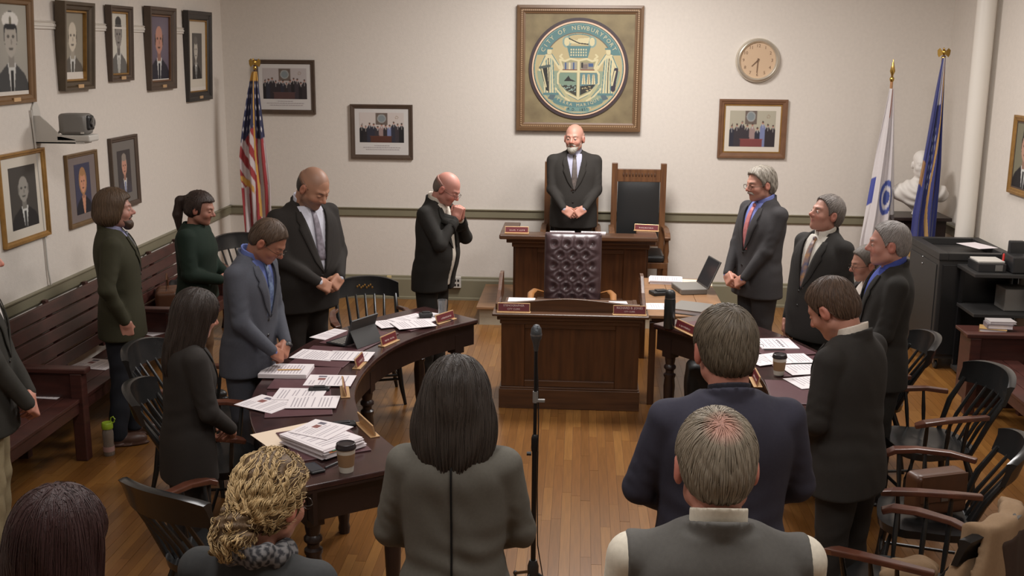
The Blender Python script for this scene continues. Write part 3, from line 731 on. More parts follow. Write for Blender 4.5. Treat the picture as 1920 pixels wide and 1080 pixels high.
for s in (-1, 1):
    build('armrest', MB().tube([(s * .25, -.0, .70), (s * .31, -.10, .735), (s * .335, -.22, .735), (s * .335, -.36, .71), (s * .33, -.42, .68)], [.018, .026, .028, .024, .018], 10, flat=.6), M_arm_oak, tc, smooth=True)
    build('arm_post', MB().tube([(s * .32, -.36, .70), (s * .30, -.33, .48)], .016, 8), M_arm_oak, tc, smooth=True)
build('column', MB().lathe([(.03, .10), (.03, .44)], 14, TR(0, -.22, 0)), M_black_metal, tc, smooth=True)
for k in range(5):
    a = 2 * math.pi * k / 5
    lg = build('base_leg', MB().tube([(0, -.22, .12), (.15 * math.cos(a), -.22 + .15 * math.sin(a), .11), (.28 * math.cos(a), -.22 + .28 * math.sin(a), .075)], [.024, .02, .016], 8), M_arm_oak, tc, smooth=True)
    build('caster', MB().ball((.28 * math.cos(a), -.22 + .28 * math.sin(a), .03), .03, 10, 6), M_black_plastic, lg, smooth=True)

# ================================================================= CURVED COUNCIL TABLES
def catmull(P, n):
    P = [np.array(p, float) for p in P]; out = []
    Q = [2 * P[0] - P[1]] + P + [2 * P[-1] - P[-2]]
    for i in range(1, len(Q) - 2):
        for k in range(n):
            t = k / n; a, b, c, d = Q[i - 1], Q[i], Q[i + 1], Q[i + 2]
            out.append(.5 * (2 * b + (c - a) * t + (2 * a - 5 * b + 4 * c - d) * t * t + (3 * b - a - 3 * c + d) * t ** 3))
    out.append(P[-1]); return np.array(out)
inner = catmull([(-.72, 7.72), (-1.01, 7.36), (-1.21, 6.92), (-1.285, 6.45), (-1.27, 5.98), (-1.16, 5.58), (-.96, 5.20), (-.74, 4.88)], 5)
tg = np.gradient(inner, axis=0); tg /= np.linalg.norm(tg, axis=1)[:, None]
nm = np.stack([tg[:, 1], -tg[:, 0]], 1)      # pointing to -X side (outer)
if nm[len(nm) // 2, 0] > 0: nm = -nm
outer = inner + nm * .58
def off(a): return inner + nm * a
def table_pt(t, a, mirror):
    """t 0..1 along the inner edge from the far end, a = distance from inner edge; returns x, y, angle of the outward normal"""
    i = t * (len(inner) - 1); k = min(int(i), len(inner) - 2); f = i - k
    p = (inner[k] * (1 - f) + inner[k + 1] * f); n_ = nm[k] * (1 - f) + nm[k + 1] * f; p = p + n_ * a
    x, y = p; nx_, ny_ = n_
    if mirror: x = -.17 - x; nx_ = -nx_
    return x, y, math.atan2(ny_, nx_)
def council_table(mirror, label, N=None):
    global inner, nm, tg, outer
    full = (inner, nm, tg, outer)
    if N: inner, nm, tg, outer = inner[:N], nm[:N], tg[:N], outer[:N]
    t = thing('council_table', label, 'table', (0, 0, 0), group='curved council tables')
    mx = (lambda P: [(-.17 - p[0], p[1]) for p in P]) if mirror else (lambda P: [tuple(p) for p in P])
    build('tabletop', MB().prism(mx(list(inner) + list(outer[::-1])), .730, .758), M_table, t, bevel=.006)
    lip = list(off(.012)) + list(off(.567)[::-1])
    build('moulding', MB().prism(mx(lip), .718, .730), M_table_dark, t)
    ap = [(list(off(.045)), list(off(.066)[::-1])), (list(off(.514)), list(off(.535)[::-1]))]
    for a, b in ap:
        build('apron', MB().prism(mx(a + b), .56, .718), M_table_dark, t)
    for k in (0, -1):
        a, b = off(.045)[k], off(.535)[k]; d = tg[k] * (.045 if k == 0 else -.045); e_ = tg[k] * (.066 if k == 0 else -.066)
        build('end_apron', MB().prism(mx([a + d, b + d, b + e_, a + e_]), .56, .718), M_table_dark, t)
    prof = [(.030, 0), (.034, .03), (.028, .06), (.034, .10), (.042, .30), (.036, .36), (.044, .375), (.044, .39), (.030, .40), (.030, .42), (.044, .435), (.044, .45), (.032, .465), (.038, .50), (.038, .52)]
    for f in (.045, .36, .66, .955):
        for a in (.085, .495):
            x, y, ang = table_pt(f, a, mirror)
            build('leg', MB().lathe(prof, 16, TR(x, y, 0)).cbox((0, 0, .59), (.085, .085, .14), TR(x, y, 0) @ RZ(ang)), M_table_dark, t, smooth=True)
    inner, nm, tg, outer = full
    return t
council_table(False, 'dark mahogany curved table on the left with papers and five nameplates')
council_table(True, 'dark mahogany curved table on the right behind the grey-haired men', 26)

# leather pads, set into place along the tables
def near_t(x, y, mirror):
    if mirror: x = -.17 - x
    i = int(np.argmin(np.hypot(inner[:, 0] - x, inner[:, 1] - y))); return i / (len(inner) - 1)
def blotter(x, y, mirror, label, w=.44, d=.36):
    ang = table_pt(near_t(x, y, mirror), .3, mirror)[2]
    o = build('desk_blotter', MB().box((-d / 2, -w / 2, 0), (d / 2, w / 2, .007)), M_pad, None, loc=(x, y, .7585), rot=(0, 0, ang), bevel=.003)
    return tag(o, label, 'blotter', 'maroon leather blotters')
LEFT = [(-1.17, 7.60), (-1.47, 7.10), (-1.585, 6.64), (-1.61, 6.17), (-1.53, 5.70), (-1.26, 5.12)]
BL = ['under the papers by the water glass', 'under the tablet computer', 'under two white pages, third from far end', 'under the bound report with yellow pencil', 'under loose pages, between bound report and thick stack', 'under the thick paper stack by the coffee cup']
for k, (x, y) in enumerate(LEFT): blotter(x, y, False, 'maroon leather blotter on left table, ' + BL[k])
RIGHT = [(.98, 7.62, 'behind the thermos flask'), (1.33, 7.14, 'under the ring binder'), (1.41, 6.70, 'under the spread white pages'), (1.30, 6.15, 'bare, beside the small angled nameplate')]
for x, y, l in RIGHT: blotter(x, y, True, 'maroon leather blotter on right table, ' + l)

# ================================================================= CAPTAIN'S CHAIRS
def captain_chair():
    t = thing('captain_chair', '', 'chair')
    # seat: saddle shaped board
    n = 28; pts = []
    for k in range(n):
        a = 2 * math.pi * k / n; c, s = math.cos(a), math.sin(a)
        pts.append((math.copysign(abs(c) ** .62, c) * (.255 if s < 0 else .235), math.copysign(abs(s) ** .62, s) * .235))
    nr = 6; vs = []; fs = []
    for r_ in range(nr + 1):
        f = r_ / nr
        for p in pts: vs.append((p[0] * f, p[1] * f, .445 - .016 * max(0, 1 - (f / .85) ** 2) + .004 * (p[1] < 0)))
    for r_ in range(nr):
        for k in range(n): fs.append((r_ * n + k, r_ * n + (k + 1) % n, (r_ + 1) * n + (k + 1) % n, (r_ + 1) * n + k))
    b0 = len(vs)
    for p in pts: vs.append((p[0] * .97, p[1] * .97, .405))
    for k in range(n): fs.append((nr * n + k, nr * n + (k + 1) % n, b0 + (k + 1) % n, b0 + k))
    fs.append(tuple(b0 + k for k in range(n))[::-1])
    mb = MB(); mb.add(vs, [f[::-1] for f in fs]); 
    bmx = build('seat', mb, M_black_wood, t, smooth=True)
    # back: curved crest board on spindles, raked (front of chair is -Y, back +Y)
    def crest(u, v): # u -1..1 across, v 0..1 up
        return (u * .262, .385 - .085 * u * u + .04 * v, .745 + .135 * v - .012 * u * u + (.012 * math.cos(u * 1.5) if v > .5 else 0))
    vs = []; fs = []; m_ = 21
    for i in range(m_):
        u = i / (m_ - 1) * 2 - 1; tp = .82 + .18 * (1 - abs(u) ** 4)
        for (v, d) in ((0, -.012), (.7, -.014), (1, -.024), (1.04, -.004), (1, .022), (.7, .014), (0, .012)):
            x, y, z = crest(u, v if v < .2 else v * tp + (1 - tp) * .1); vs.append((x, y + d, z))
    for i in range(m_ - 1):
        for k in range(7): fs.append((i * 7 + k, i * 7 + (k + 1) % 7, (i + 1) * 7 + (k + 1) % 7, (i + 1) * 7 + k))
    fs.append(tuple(range(7))[::-1]); fs.append(tuple((m_ - 1) * 7 + k for k in range(7)))
    mb = MB(); mb.add(vs, fs); build('crest_rail', mb, M_black_wood, t, smooth=True)
    for k in range(7):
        u = (k - 3) / 3
        if abs(u) > .95: continue
        x, y, z = crest(u * .86, .02); sx, sy = u * .19, .190 - .03 * u * u
        build('spindle', MB().tube([(sx, sy, .435), (sx * .7 + x * .3, sy * .68 + y * .32, .56), (x, y, z + .01)], [.009, .012, .009], 8), M_black_wood, t, smooth=True)
    for s in (-1, 1):
        x, y, z = crest(s * .9, .02)
        build('back_post', MB().tube([(s * .205, .165, .43), (s * .235, .235, .62), (x, y, z + .02)], [.014, .017, .014], 8), M_black_wood, t, smooth=True)
        build('armrest', MB().sweep([(s * .245, .225, .665), (s * .285, .10, .675), (s * .30, -.06, .67), (s * .295, -.17, .655), (s * .275, -.215, .635)], [.035, .045, .055, .065, .05], [.028, .026, .026, .028, .026]), M_arm_wood, t, bevel=.006)
        for (ax, ay, bx, by) in ((.292, -.15, .235, -.13), (.295, -.02, .245, -.01), (.288, .09, .245, .09)):
            build('arm_spindle', MB().tube([(s * bx, by, .435), (s * (ax + bx) / 2, (ay + by) / 2, .55), (s * ax, ay, .66)], [.009, .013, .009], 8), M_black_wood, t, smooth=True)
        for (y0, y1) in ((-.15, -.225), (.15, .235)):
            build('leg', MB().tube([(s * .16, y0, .415), (s * .185, (y0 + y1) / 2 - 0, .28), (s * .20, y0 * .3 + y1 * .7, .14), (s * .225, y1, 0)], [.015, .021, .018, .012], 10), M_black_wood, t, smooth=True)
        build('stretcher', MB().tube([(s * .203, -.205, .17), (s * .203, .21, .17)], [.009, .009], 8), M_black_wood, t, smooth=True)
    build('stretcher', MB().tube([(-.20, -.20, .20), (.20, -.20, .20)], .010, 8), M_black_wood, t, smooth=True)
    build('stretcher', MB().tube([(-.20, .0, .17), (.20, .0, .17)], .010, 8), M_black_wood, t, smooth=True)
    return t
CH = captain_chair()
# (crest centre x, y, facing direction in degrees, label) ; a chair faces away from its crest
chairs = [
    (-1.71, 8.50, -72, "captain's chair with gold stencilled back standing empty between the big man and the praying man"),
    (-2.72, 6.40, -5, "captain's chair right behind the man in the blue-grey suit"),
    (-2.40, 5.57, 12, "captain's chair just behind the dark-haired woman in black"),
    (-1.76, 4.20, 62, "captain's chair in front at lower left, its curved back toward us"),
    (-3.38, 10.42, -50, "captain's chair in the far corner behind the woman in green"),
    (2.47, 6.34, 188, "captain's chair on the right nearest the low cabinet with books"),
    (2.13, 5.10, 164, "captain's chair at the right edge with the brown satchel on its seat"),
    (1.72, 4.20, 142, "captain's chair at lower right with the tan coat over its back"),
    (2.31, 7.08, 176, "captain's chair farthest back on the right, mostly hidden behind the blue-collared man"),
]
for k, (x, y, a, lb) in enumerate(chairs):
    f = math.radians(a); rz = f + math.pi / 2
    ox = x + math.cos(f) * .385; oy = y + math.sin(f) * .385
    if k == 0:
        CH.location = (ox, oy, 0); CH.rotation_euler = (0, 0, rz); CH['label'] = lb; CH['group'] = "black captain's chairs"
    else: copy_tree(CH, lb, (ox, oy, 0), rz, "black captain's chairs")
# worn gold stencil on the first chair's crest
st = MB()
for k in range(9): st.ball((-.06 + .015 * k, .375, .815 + .012 * math.sin(k * 2.1)), (.008, .004, .010), 6, 4)
build('gold_stencil', st, M_gold, CH)

# ================================================================= BENCHES
def bench(name, label, L, loc, rotz, arms):
    """long settle, back along +Y side of local frame at y=0, seat toward -Y; runs along X from 0 to L"""
    t = thing(name, label, 'bench', loc, rotz)
    n = 5
    for k in range(n):
        z0 = .475 + k * .092; yb = -.135 + (z0 - .47) * .22
        build('back_slat', MB().add([(0, yb, z0), (L, yb, z0), (L, yb + .02, z0), (0, yb + .02, z0), (0, yb + .018, z0 + .078), (L, yb + .018, z0 + .078), (L, yb + .038, z0 + .078), (0, yb + .038, z0 + .078)],
              [(0, 3, 2, 1), (4, 5, 6, 7), (0, 1, 5, 4), (1, 2, 6, 5), (2, 3, 7, 6), (3, 0, 4, 7)]), M_bench, t, bevel=.004)
    m_ = int(L / .62)
    for k in range(m_ + 1):
        x = .03 + (L - .06) * k / m_
        build('back_support', MB().add([(x - .02, -.11, .43), (x + .02, -.11, .43), (x + .02, -.07, .43), (x - .02, -.07, .43), (x - .02, .0, .93), (x + .02, .0, .93), (x + .02, .03, .93), (x - .02, .03, .93)],
              [(0, 3, 2, 1), (4, 5, 6, 7), (0, 1, 5, 4), (1, 2, 6, 5), (2, 3, 7, 6), (3, 0, 4, 7)]), M_bench, t)
    for k in range(3):
        y0 = -.16 - k * .118
        build('seat_board', MB().box((0, y0 - .112, .405), (L, y0, .43)), M_bench, t, bevel=.004)
    build('seat_front', MB().box((.01, -.50, .33), (L - .01, -.475, .405)), M_bench, t, bevel=.004)
    for x in arms:
        build('arm_support', MB().box((x - .04, -.53, .0), (x + .04, -.45, .60)), M_bench, t, bevel=.006)
        build('rear_leg', MB().box((x - .03, -.12, .0), (x + .03, -.05, .43)), M_bench, t)
        build('armrest', MB().box((x - .045, -.56, .60), (x + .045, -.05, .635)), M_bench, t, bevel=.008)
        build('arm_side', MB().box((x - .018, -.45, .30), (x + .018, -.10, .60)), M_bench, t)
    return t
bench('slatted_bench', 'long maroon slatted bench standing along the left wall', 5.1, (XL + .06, 4.75, 0), HP, (.12, 1.92, 3.6, 4.98))
bench('slatted_bench', 'maroon wooden bench along the right wall behind the chairs', 2.3, (XR - .24, 8.22, 0), -HP, (.06, 2.2))
# ================================================================= PEOPLE: implicit surfaces turned into continuous meshes
_CN = np.array([(0, 0, 0), (1, 0, 0), (0, 1, 0), (1, 1, 0), (0, 0, 1), (1, 0, 1), (0, 1, 1), (1, 1, 1)])
_ED = [(0, 1), (2, 3), (4, 5), (6, 7), (0, 2), (1, 3), (4, 6), (5, 7), (0, 4), (1, 5), (2, 6), (3, 7)]
def snets(f, lo, hi, h):
    lo = np.array(lo, float); hi = np.array(hi, float); B = 4
    nb = np.ceil((hi - lo) / (h * B)).astype(int); n = nb * B + 1
    bc = [lo[k] + (np.arange(nb[k]) + .5) * h * B for k in range(3)]
    G = np.stack(np.meshgrid(*bc, indexing='ij'), -1).reshape(-1, 3)
    db = f(G).reshape(nb)
    act = np.abs(db) < h * B * 1.7
    ai = [np.minimum(np.arange(n[k]) // B, nb[k] - 1) for k in range(3)]
    aj = [np.maximum((np.arange(n[k]) - 1) // B, 0) for k in range(3)]
    D = (np.where(db < 0, -1., 1.) * 9)[np.ix_(*ai)]
    M = np.zeros(n, bool)
    for a in (ai, aj):
        for b in (ai, aj):
            for c in (ai, aj): M |= act[np.ix_(a[0], b[1], c[2])]
    I = np.argwhere(M)
    D[M] = f(lo + I * h)
    S = D < 0
    c = np.zeros(n - 1, np.int8)
    for dx, dy, dz in _CN: c += S[dx:n[0] - 1 + dx, dy:n[1] - 1 + dy, dz:n[2] - 1 + dz]
    cells = np.argwhere((c > 0) & (c < 8))
    if len(cells) == 0: return np.zeros((0, 3)), np.zeros((0, 4), int)
    vals = np.stack([D[tuple((cells + o).T)] for o in _CN], 1)
    acc = np.zeros((len(cells), 3)); cnt = np.zeros(len(cells))
    for a, b in _ED:
        da, db_ = vals[:, a], vals[:, b]; m = (da < 0) != (db_ < 0)
        t = np.where(m, da / np.where(m, da - db_, 1), 0); t = np.clip(t, .0, 1.)
        acc += m[:, None] * (_CN[a] + t[:, None] * (_CN[b] - _CN[a])); cnt += m
    V = lo + (cells + acc / cnt[:, None]) * h
    idx = -np.ones(n - 1, int); idx[tuple(cells.T)] = np.arange(len(cells))
    F = []
    for ax in range(3):
        u, v = (ax + 1) % 3, (ax + 2) % 3
        sl0 = [slice(None)] * 3; sl1 = [slice(None)] * 3; sl0[ax] = slice(0, n[ax] - 1); sl1[ax] = slice(1, n[ax])
        A_, B_ = S[tuple(sl0)], S[tuple(sl1)]
        for rev, m in ((False, A_ & ~B_), (True, ~A_ & B_)):
            e = np.argwhere(m); ok = (e[:, u] > 0) & (e[:, v] > 0) & (e[:, u] < n[u] - 1) & (e[:, v] < n[v] - 1); e = e[ok]
            if len(e) == 0: continue
            q = []
            for du, dv in ((-1, -1), (0, -1), (0, 0), (-1, 0)):
                w = e.copy(); w[:, u] += du; w[:, v] += dv; q.append(idx[tuple(w.T)])
            q = np.stack(q, 1)
            if rev: q = q[:, ::-1]
            F.append(q[(q >= 0).all(1)])
    return V, np.concatenate(F)
def smooth_v(V, F, it=1, lam=.5):
    for _ in range(it):
        acc = np.zeros_like(V); cnt = np.zeros(len(V))
        for a, b in ((0, 1), (1, 2), (2, 3), (3, 0)):
            np.add.at(acc, F[:, a], V[F[:, b]]); np.add.at(acc, F[:, b], V[F[:, a]]); np.add.at(cnt, F[:, a], 1); np.add.at(cnt, F[:, b], 1)
        V = V * (1 - lam) + lam * acc / np.maximum(cnt, 1)[:, None]
    return V
def npmesh(name, V, F, m, parent, cols=None, label=None, mats=None, fmat=None):
    me = bpy.data.meshes.new(name); F = np.asarray(F)
    me.vertices.add(len(V)); me.vertices.foreach_set('co', np.asarray(V, np.float32).ravel())
    k = F.shape[1]
    me.loops.add(F.size); me.loops.foreach_set('vertex_index', F.astype(np.int32).ravel())
    me.polygons.add(len(F)); me.polygons.foreach_set('loop_start', np.arange(0, F.size, k, dtype=np.int32))
    me.polygons.foreach_set('use_smooth', np.ones(len(F), bool))
    me.update(calc_edges=True)
    if m is not None: me.materials.append(m)
    if cols is not None:
        ca = me.color_attributes.new('Col', 'FLOAT_COLOR', 'POINT'); a = np.ones((len(V), 4), np.float32); a[:, :3] = cols
        ca.data.foreach_set('color', a.ravel())
    o = mkobj(name, me, parent)
    if label: o['label'] = label
    return o
def A3(*v): return np.array(v, float)
def rc(P, a, b, ra, rb):
    a = np.asarray(a, float); b = np.asarray(b, float); ab = b - a
    t = np.clip((P - a) @ ab / (ab @ ab), 0, 1)
    return np.linalg.norm(P - a - t[:, None] * ab, axis=1) - (ra + t * (rb - ra))
def ell(P, c, r):
    q = (P - np.asarray(c)) / np.asarray(r); k0 = np.linalg.norm(q, axis=1) + 1e-9; k1 = np.linalg.norm(q / np.asarray(r), axis=1) + 1e-9
    return k0 * (k0 - 1) / k1
def smin(a, b, k):
    h = np.clip(.5 + .5 * (b - a) / k, 0, 1); return b * (1 - h) + a * h - k * h * (1 - h)
def smax(a, b, k): return -smin(-a, -b, k)
def rotm(yaw=0, pitch=0, roll=0):
    """head rotation: yaw left(+), pitch down(+), roll"""
    cy, sy = math.cos(yaw), math.sin(yaw); cp, sp = math.cos(-pitch), math.sin(-pitch); cr_, sr = math.cos(roll), math.sin(roll)
    Rz = np.array([[cy, -sy, 0], [sy, cy, 0], [0, 0, 1]]); Rx = np.array([[1, 0, 0], [0, cp, -sp], [0, sp, cp]]); Ry = np.array([[cr_, 0, sr], [0, 1, 0], [-sr, 0, cr_]])
    return Rz @ Rx @ Ry
TOR = np.array([ # z, half width, half depth, centre y
    (.74, .190, .138, .010), (.85, .190, .138, .010), (.95, .186, .134, .010), (1.06, .174, .124, .012), (1.18, .184, .126, .012), (1.29, .196, .132, .004), (1.37, .190, .124, -.006), (1.43, .160, .108, -.014), (1.475, .105, .085, -.020), (1.50, .075, .070, -.022)])
def ik(S, W, l1, l2, hint):
    d = W - S; L = np.linalg.norm(d); L2 = min(L, (l1 + l2) * .995); u = d / L
    a = (l1 * l1 - l2 * l2 + L2 * L2) / (2 * L2); hgt = math.sqrt(max(l1 * l1 - a * a, 1e-6))
    hv = np.asarray(hint, float); hv = hv - (hv @ u) * u; hv /= np.linalg.norm(hv)
    return S + u * a + hv * hgt
# ---- hands
_HAND = {}
def hand_mesh(pose):
    if pose in _HAND: return _HAND[pose]
    curl = {'relaxed': (.30, .45, .30), 'clasp': (.55, .55, .35), 'fist': (1.0, 1.0, .6)}[pose]
    segs = []
    for x, L, y0 in ((.029, .072, .092), (.010, .080, .096), (-.010, .075, .094), (-.028, .060, .086)):
        p = A3(x, y0 - .012, 0); ang = .05 + (0 if x > 0 else .05)
        r0 = .0092
        for i, (fr, cu) in enumerate(zip((.46, .31, .23), curl)):
            ang += cu; q = p + A3(x * .06, math.cos(ang), -math.sin(ang)) * L * fr
            segs.append((p, q, r0, r0 - .0009)); r0 -= .0009; p = q
    tp = [A3(.022, .018, -.004), A3(.046, .046, -.016), A3(.054, .074, -.028 if pose == 'relaxed' else -.034), A3(.050, .096, -.036 if pose == 'relaxed' else -.046)]
    def f(P):
        q = np.abs(P - A3(0, .048, 0)) - A3(.030, .040, .004)
        d = np.linalg.norm(np.maximum(q, 0), axis=1) + np.minimum(q.max(1), 0) - .0115
        d = smin(d, rc(P, (.026, .02, -.006), (.03, .05, -.008), .015, .013), .012)
        for a, b, ra, rb in segs: d = smin(d, rc(P, a, b, ra, rb), .0035)
        d2 = np.minimum.reduce([rc(P, tp[i], tp[i + 1], (.014, .0115, .0102)[i], (.0115, .0102, .0088)[i]) for i in range(3)])
        d = smin(d, d2, .008)
        return smin(d, rc(P, (0, -.012, 0), (0, .02, 0), .026, .024), .02)
    V, F = snets(f, (-.06, -.055, -.10), (.08, .185, .035), .0042)
    V = smooth_v(V, F, 1, .3)
    _HAND[pose] = (V, F); return V, F
M_skin = mat('skin', (255, 255, 255), rough=.52, attr='Col', bump=.03, bscale=220)
M_eye = mat('eye', (255, 255, 255), rough=.2, attr='Col')
M_glass_rim = mat('dark_spectacle_wire', (60, 52, 46), rough=.3, metal=.7)
def cloth(name, rgb, rough=.85):
    if max(rgb) < 75: rgb = tuple(int(v * 1.06) for v in rgb)
    return mat(name, rgb, rough=rough, var=.10, vscale=90, bump=.06, bscale=500, spec=.25)
def hairm(name, rgb): return mat('volume_' + name, (255, 255, 255), attr='Col', rough=.5, rgb2=(205, 205, 205), vscale=26, stretch=(5, 5, 1.2), bump=.25, bscale=60, spec=.35)

def head_sdf(h, s):
    ax = np.abs(h[:, 0]); hx = np.stack([ax, h[:, 1], h[:, 2]], 1); ft = s.get('fat', 0)
    d = ell(hx, (0, -.014, .034), (.0765, .098, .088))
    d = smin(d, ell(hx, (0, .022, -.025), (.062 + ft * .5, .072, .082)), .03)
    d = smin(d, rc(hx, (.044 + ft, .004, -.062), (0, .066, -.092), .024 + ft * .4, .022), .03)
    d = smin(d, rc(hx, (.012, .086, .026), (.040, .070, .028), .010, .009), .014)
    d = smin(d, ell(hx, (.040, .058, -.028), (.022, .024, .022)), .02)
    d = smax(d, -ell(hx, (.031, .104, .006), (.019, .020, .011)), .012)
    n_ = smin(rc(hx, (0, .084, .018), (0, .110, -.022), .0075, .0125), ell(hx, (.012, .098, -.028), (.009, .010, .008)), .008)
    d = smin(d, n_, .010)
    d = smin(d, ell(hx, (.030, .078, .006), (.0150, .014, .0085)), .004)
    d = smin(d, rc(hx, (0, .0865, -.0535), (.020, .078, -.0585), .0062, .004), .006)
    d = smin(d, rc(hx, (0, .0855, -.0635), (.016, .079, -.0625), .0068, .005), .006)
    d = smax(d, -rc(hx, (0, .0935, -.0583), (.024, .084, -.0615), .0020, .0018), .003)
    e = ell(hx, (.083, -.008, -.006), (.012, .021, .034)); e = smax(e, -ell(hx, (.096, -.001, -.002), (.008, .012, .019)), .004)
    return smin(d, e, .008)
def hairline(y, k=0.0):
    return np.interp(y, [-.12, -.07, -.040, -.020, .012, .022, .04, .055, .07, .1], [-.088, -.080, -.050, .020, .022, -.004, .042, .068, .088, .094]) + k
def hair_sdf(h, s):
    """head-frame hair volume for each style"""
    st = s['hair']; t = s.get('t', .012 if s['hair'] != 'fringe' else .006); ax = np.abs(h[:, 0]); x, y, z = h[:, 0], h[:, 1], h[:, 2]; hx = np.stack([ax, y, z], 1)
    az = np.arctan2(x, -y - .02); ns = np.sin(az * 23 + 5 * np.sin(z * 30)) * np.sin(z * 40 + az * 5)
    base = ell(hx, (0, -.014, .034), (.0785 + t, .100 + t, .089 + t * 1.1))
    base = smin(base, ell(hx, (0, -.048, -.020), (.060 + t * .8, .060 + t, .065)), .03)
    base = base + .0010 * ns
    if st == 'bob':
        base = smin(base, ell(hx, (0, -.030, -.030), (.088 + t, .088 + t, .085)), .03)
        cut = np.maximum(np.interp(y, [-.12, -.02, .02, .05, .07, .1], [-.125, -.10, -.07, .0, .066, .075]) - z, 0 * z - 1)
        return smax(base, cut, .012) + .0007 * np.sin(az * 40)
    if st in ('short', 'wavy', 'crown_bald', 'thin'):
        k = .0
        d = smax(base, (hairline(y, k) - z) * .8, .008)
        if st == 'wavy':
            d = smin(d, smax(ell(hx, (0, -.062, -.015), (.078, .058, .075)), (hairline(y, -.03) - z), .01), .02) + .0035 * np.sin(az * 14 + z * 50) * np.sin(z * 70)
        if st == 'thin': d = smax(d, (.066 - t * .2) - np.hypot(ax * 1.05, (y - .10) * .55) , .01)
        if st == 'crown_bald': d = d + .010 * np.exp(-(np.linalg.norm(h - A3(.002, -.100, .092), axis=1) / .034) ** 2)
        return d
    if st == 'fringe':
        top = np.interp(y, [-.12, -.05, .0, .03], [.055, .045, .030, .015]) + s.get('ftop', 0)
        d = smax(smax(base, (hairline(y) - z) * .8, .006), (z - top) * .8, .006)
        return smax(d, y - .020 - .3 * np.maximum(z, 0), .006)
    if st in ('long', 'ponytail', 'curlypony'):
        tl = s.get('len', .30)
        if st == 'long':
            w = s.get('wide', .105)
            b2 = ell(hx, (0, -.045, -.04 - tl * .25), (w, .085, .09 + tl * .45))
            sh = ell(hx, (.068, .005, -.04 - tl * .15), (.030 + t * .4, .045, .07 + tl * .28))
            d = smin(smin(base, b2, .04), sh, .03) + .0022 * np.sin(az * 9 + 2 * np.sin(z * 18)) + .0005 * np.sin(az * 53)
            face = smax(smax(-(y - .035 - .3 * np.maximum(z - .02, 0)), (ax - .052), .005), z - .074, .01)
            return smax(d, -face, .008)
        d = smax(base, (hairline(y, -.004) - z) * .8, .01)
        d = smax(base, -smax(smax(.028 - y, ax - .10, .005), z - .074 + .35 * np.maximum(0, .06 - y), .01), .01)
        d = smax(d, (-.085 + .9 * np.maximum(y + .03, 0)) - z, .01)
        if st == 'ponytail':
            b = s.get('pt', ((0, -.115, .055), (0, -.165, .02), (0, -.165, -.09), (0, -.13, -.20)))
            for i, (ra, rb) in enumerate(((.022, .034), (.034, .034), (.034, .016))): d = smin(d, rc(h, b[i], b[i + 1], ra, rb), .015)
            return d + .002 * np.sin(az * 35)
        bun = ell(h, (-.004, -.118, -.085), (.062, .045, .072)) + .007 * np.sin(h[:, 0] * 130 + 3 * np.sin(z * 60)) * np.sin(z * 105 + x * 50)
        bun2 = ell(h, (-.004, -.105, -.03), (.030, .028, .03))
        d = smin(smin(d, bun2, .012), bun, .012)
        return d + .003 * np.sin(az * 13 + 4 * np.sin(z * 46 + az * 3))
    return base

def strands(sdf, V, n, length, m, parent, head_R, hc, rad=.0016, curl=0.0, cf=60., seed=1, field=None, steps=12, lift=.001, base_rgb=(120, 110, 100), vary=.35, mask=None):
    """fine locks of hair lying on the hair volume, joined in one mesh"""
    r = np.random.RandomState(seed)
    idx = np.arange(len(V)) if mask is None else np.nonzero(mask(V))[0]
    if len(idx) == 0: return
    P = V[r.choice(idx, n)].copy(); rows = []
    st = length / steps; e = .002; ph = r.uniform(-.9, .9, n) + 2.5 * np.sin(P[:, 0] * 34) + 2.0 * np.sin(P[:, 2] * 31); amp = curl * r.uniform(.5, 1.3, n)
    def grad(Q):
        g = np.stack([sdf(Q + A3(*(e if k == j else 0 for j in range(3)))) - sdf(Q - A3(*(e if k == j else 0 for j in range(3)))) for k in range(3)], 1)
        return g / (np.linalg.norm(g, axis=1)[:, None] + 1e-9)
    ln_ = r.uniform(.5, 1.0, n)
    lf = lift * r.uniform(.2, 1.6, n)
    for k in range(steps + 1):
        g = grad(P); d = np.clip(sdf(P), -.01, .01); P = P - g * d[:, None]
        f = field(P) + .25 * r.normal(size=(n, 3)) * (k == 0); f = f - (f * g).sum(1)[:, None] * g; fl = np.linalg.norm(f, axis=1)[:, None]; f = f / (fl + 1e-6)
        side = np.cross(g, f)
        ofs = (amp * np.sin(cf * st * k * ln_ * 1.0 + ph))[:, None] * side + (amp * .6 * np.cos(cf * st * k * ln_ + ph))[:, None] * g
        rows.append((P + ofs + g * (lf + amp * .6)[:, None], side, g))
        P = P + f * st * ln_[:, None] * np.minimum(1, fl * 4)
    vs = []; S1 = steps + 1
    for k, (C, sd, g) in enumerate(rows):
        tt = k / steps; w = rad * (math.sin(math.pi * min(1, .12 + tt * .88)) ** .6 + .05)
        vs.append(np.stack([C - sd * w * 1.7, C + g * w * (.5 if rad < .001 else 1), C + sd * w * 1.7], 1))
    Vv = np.stack(vs, 1).reshape(-1, 3)      # strand, step, 3
    b = (np.arange(n) * S1 * 3)[:, None, None]; k_ = (np.arange(steps) * 3)[None, :, None]; q = np.arange(3)[None, None, :]; q2 = (q + 1) % 3
    F = np.stack([b + k_ + q, b + k_ + q2, b + k_ + 3 + q2, b + k_ + 3 + q], -1).reshape(-1, 4)
    Vw = Vv @ head_R.T + hc
    c = np.array(lin(base_rgb)); f = (1 + vary * r.uniform(-1, 1, n))[:, None, None]
    cols = np.broadcast_to(c[None, None, :] * f, (n, S1 * 3, 3)).reshape(-1, 3)
    return Vw, F, cols
M_strand = mat('hair_locks', (255, 255, 255), rough=.45, attr='Col', spec=.4)

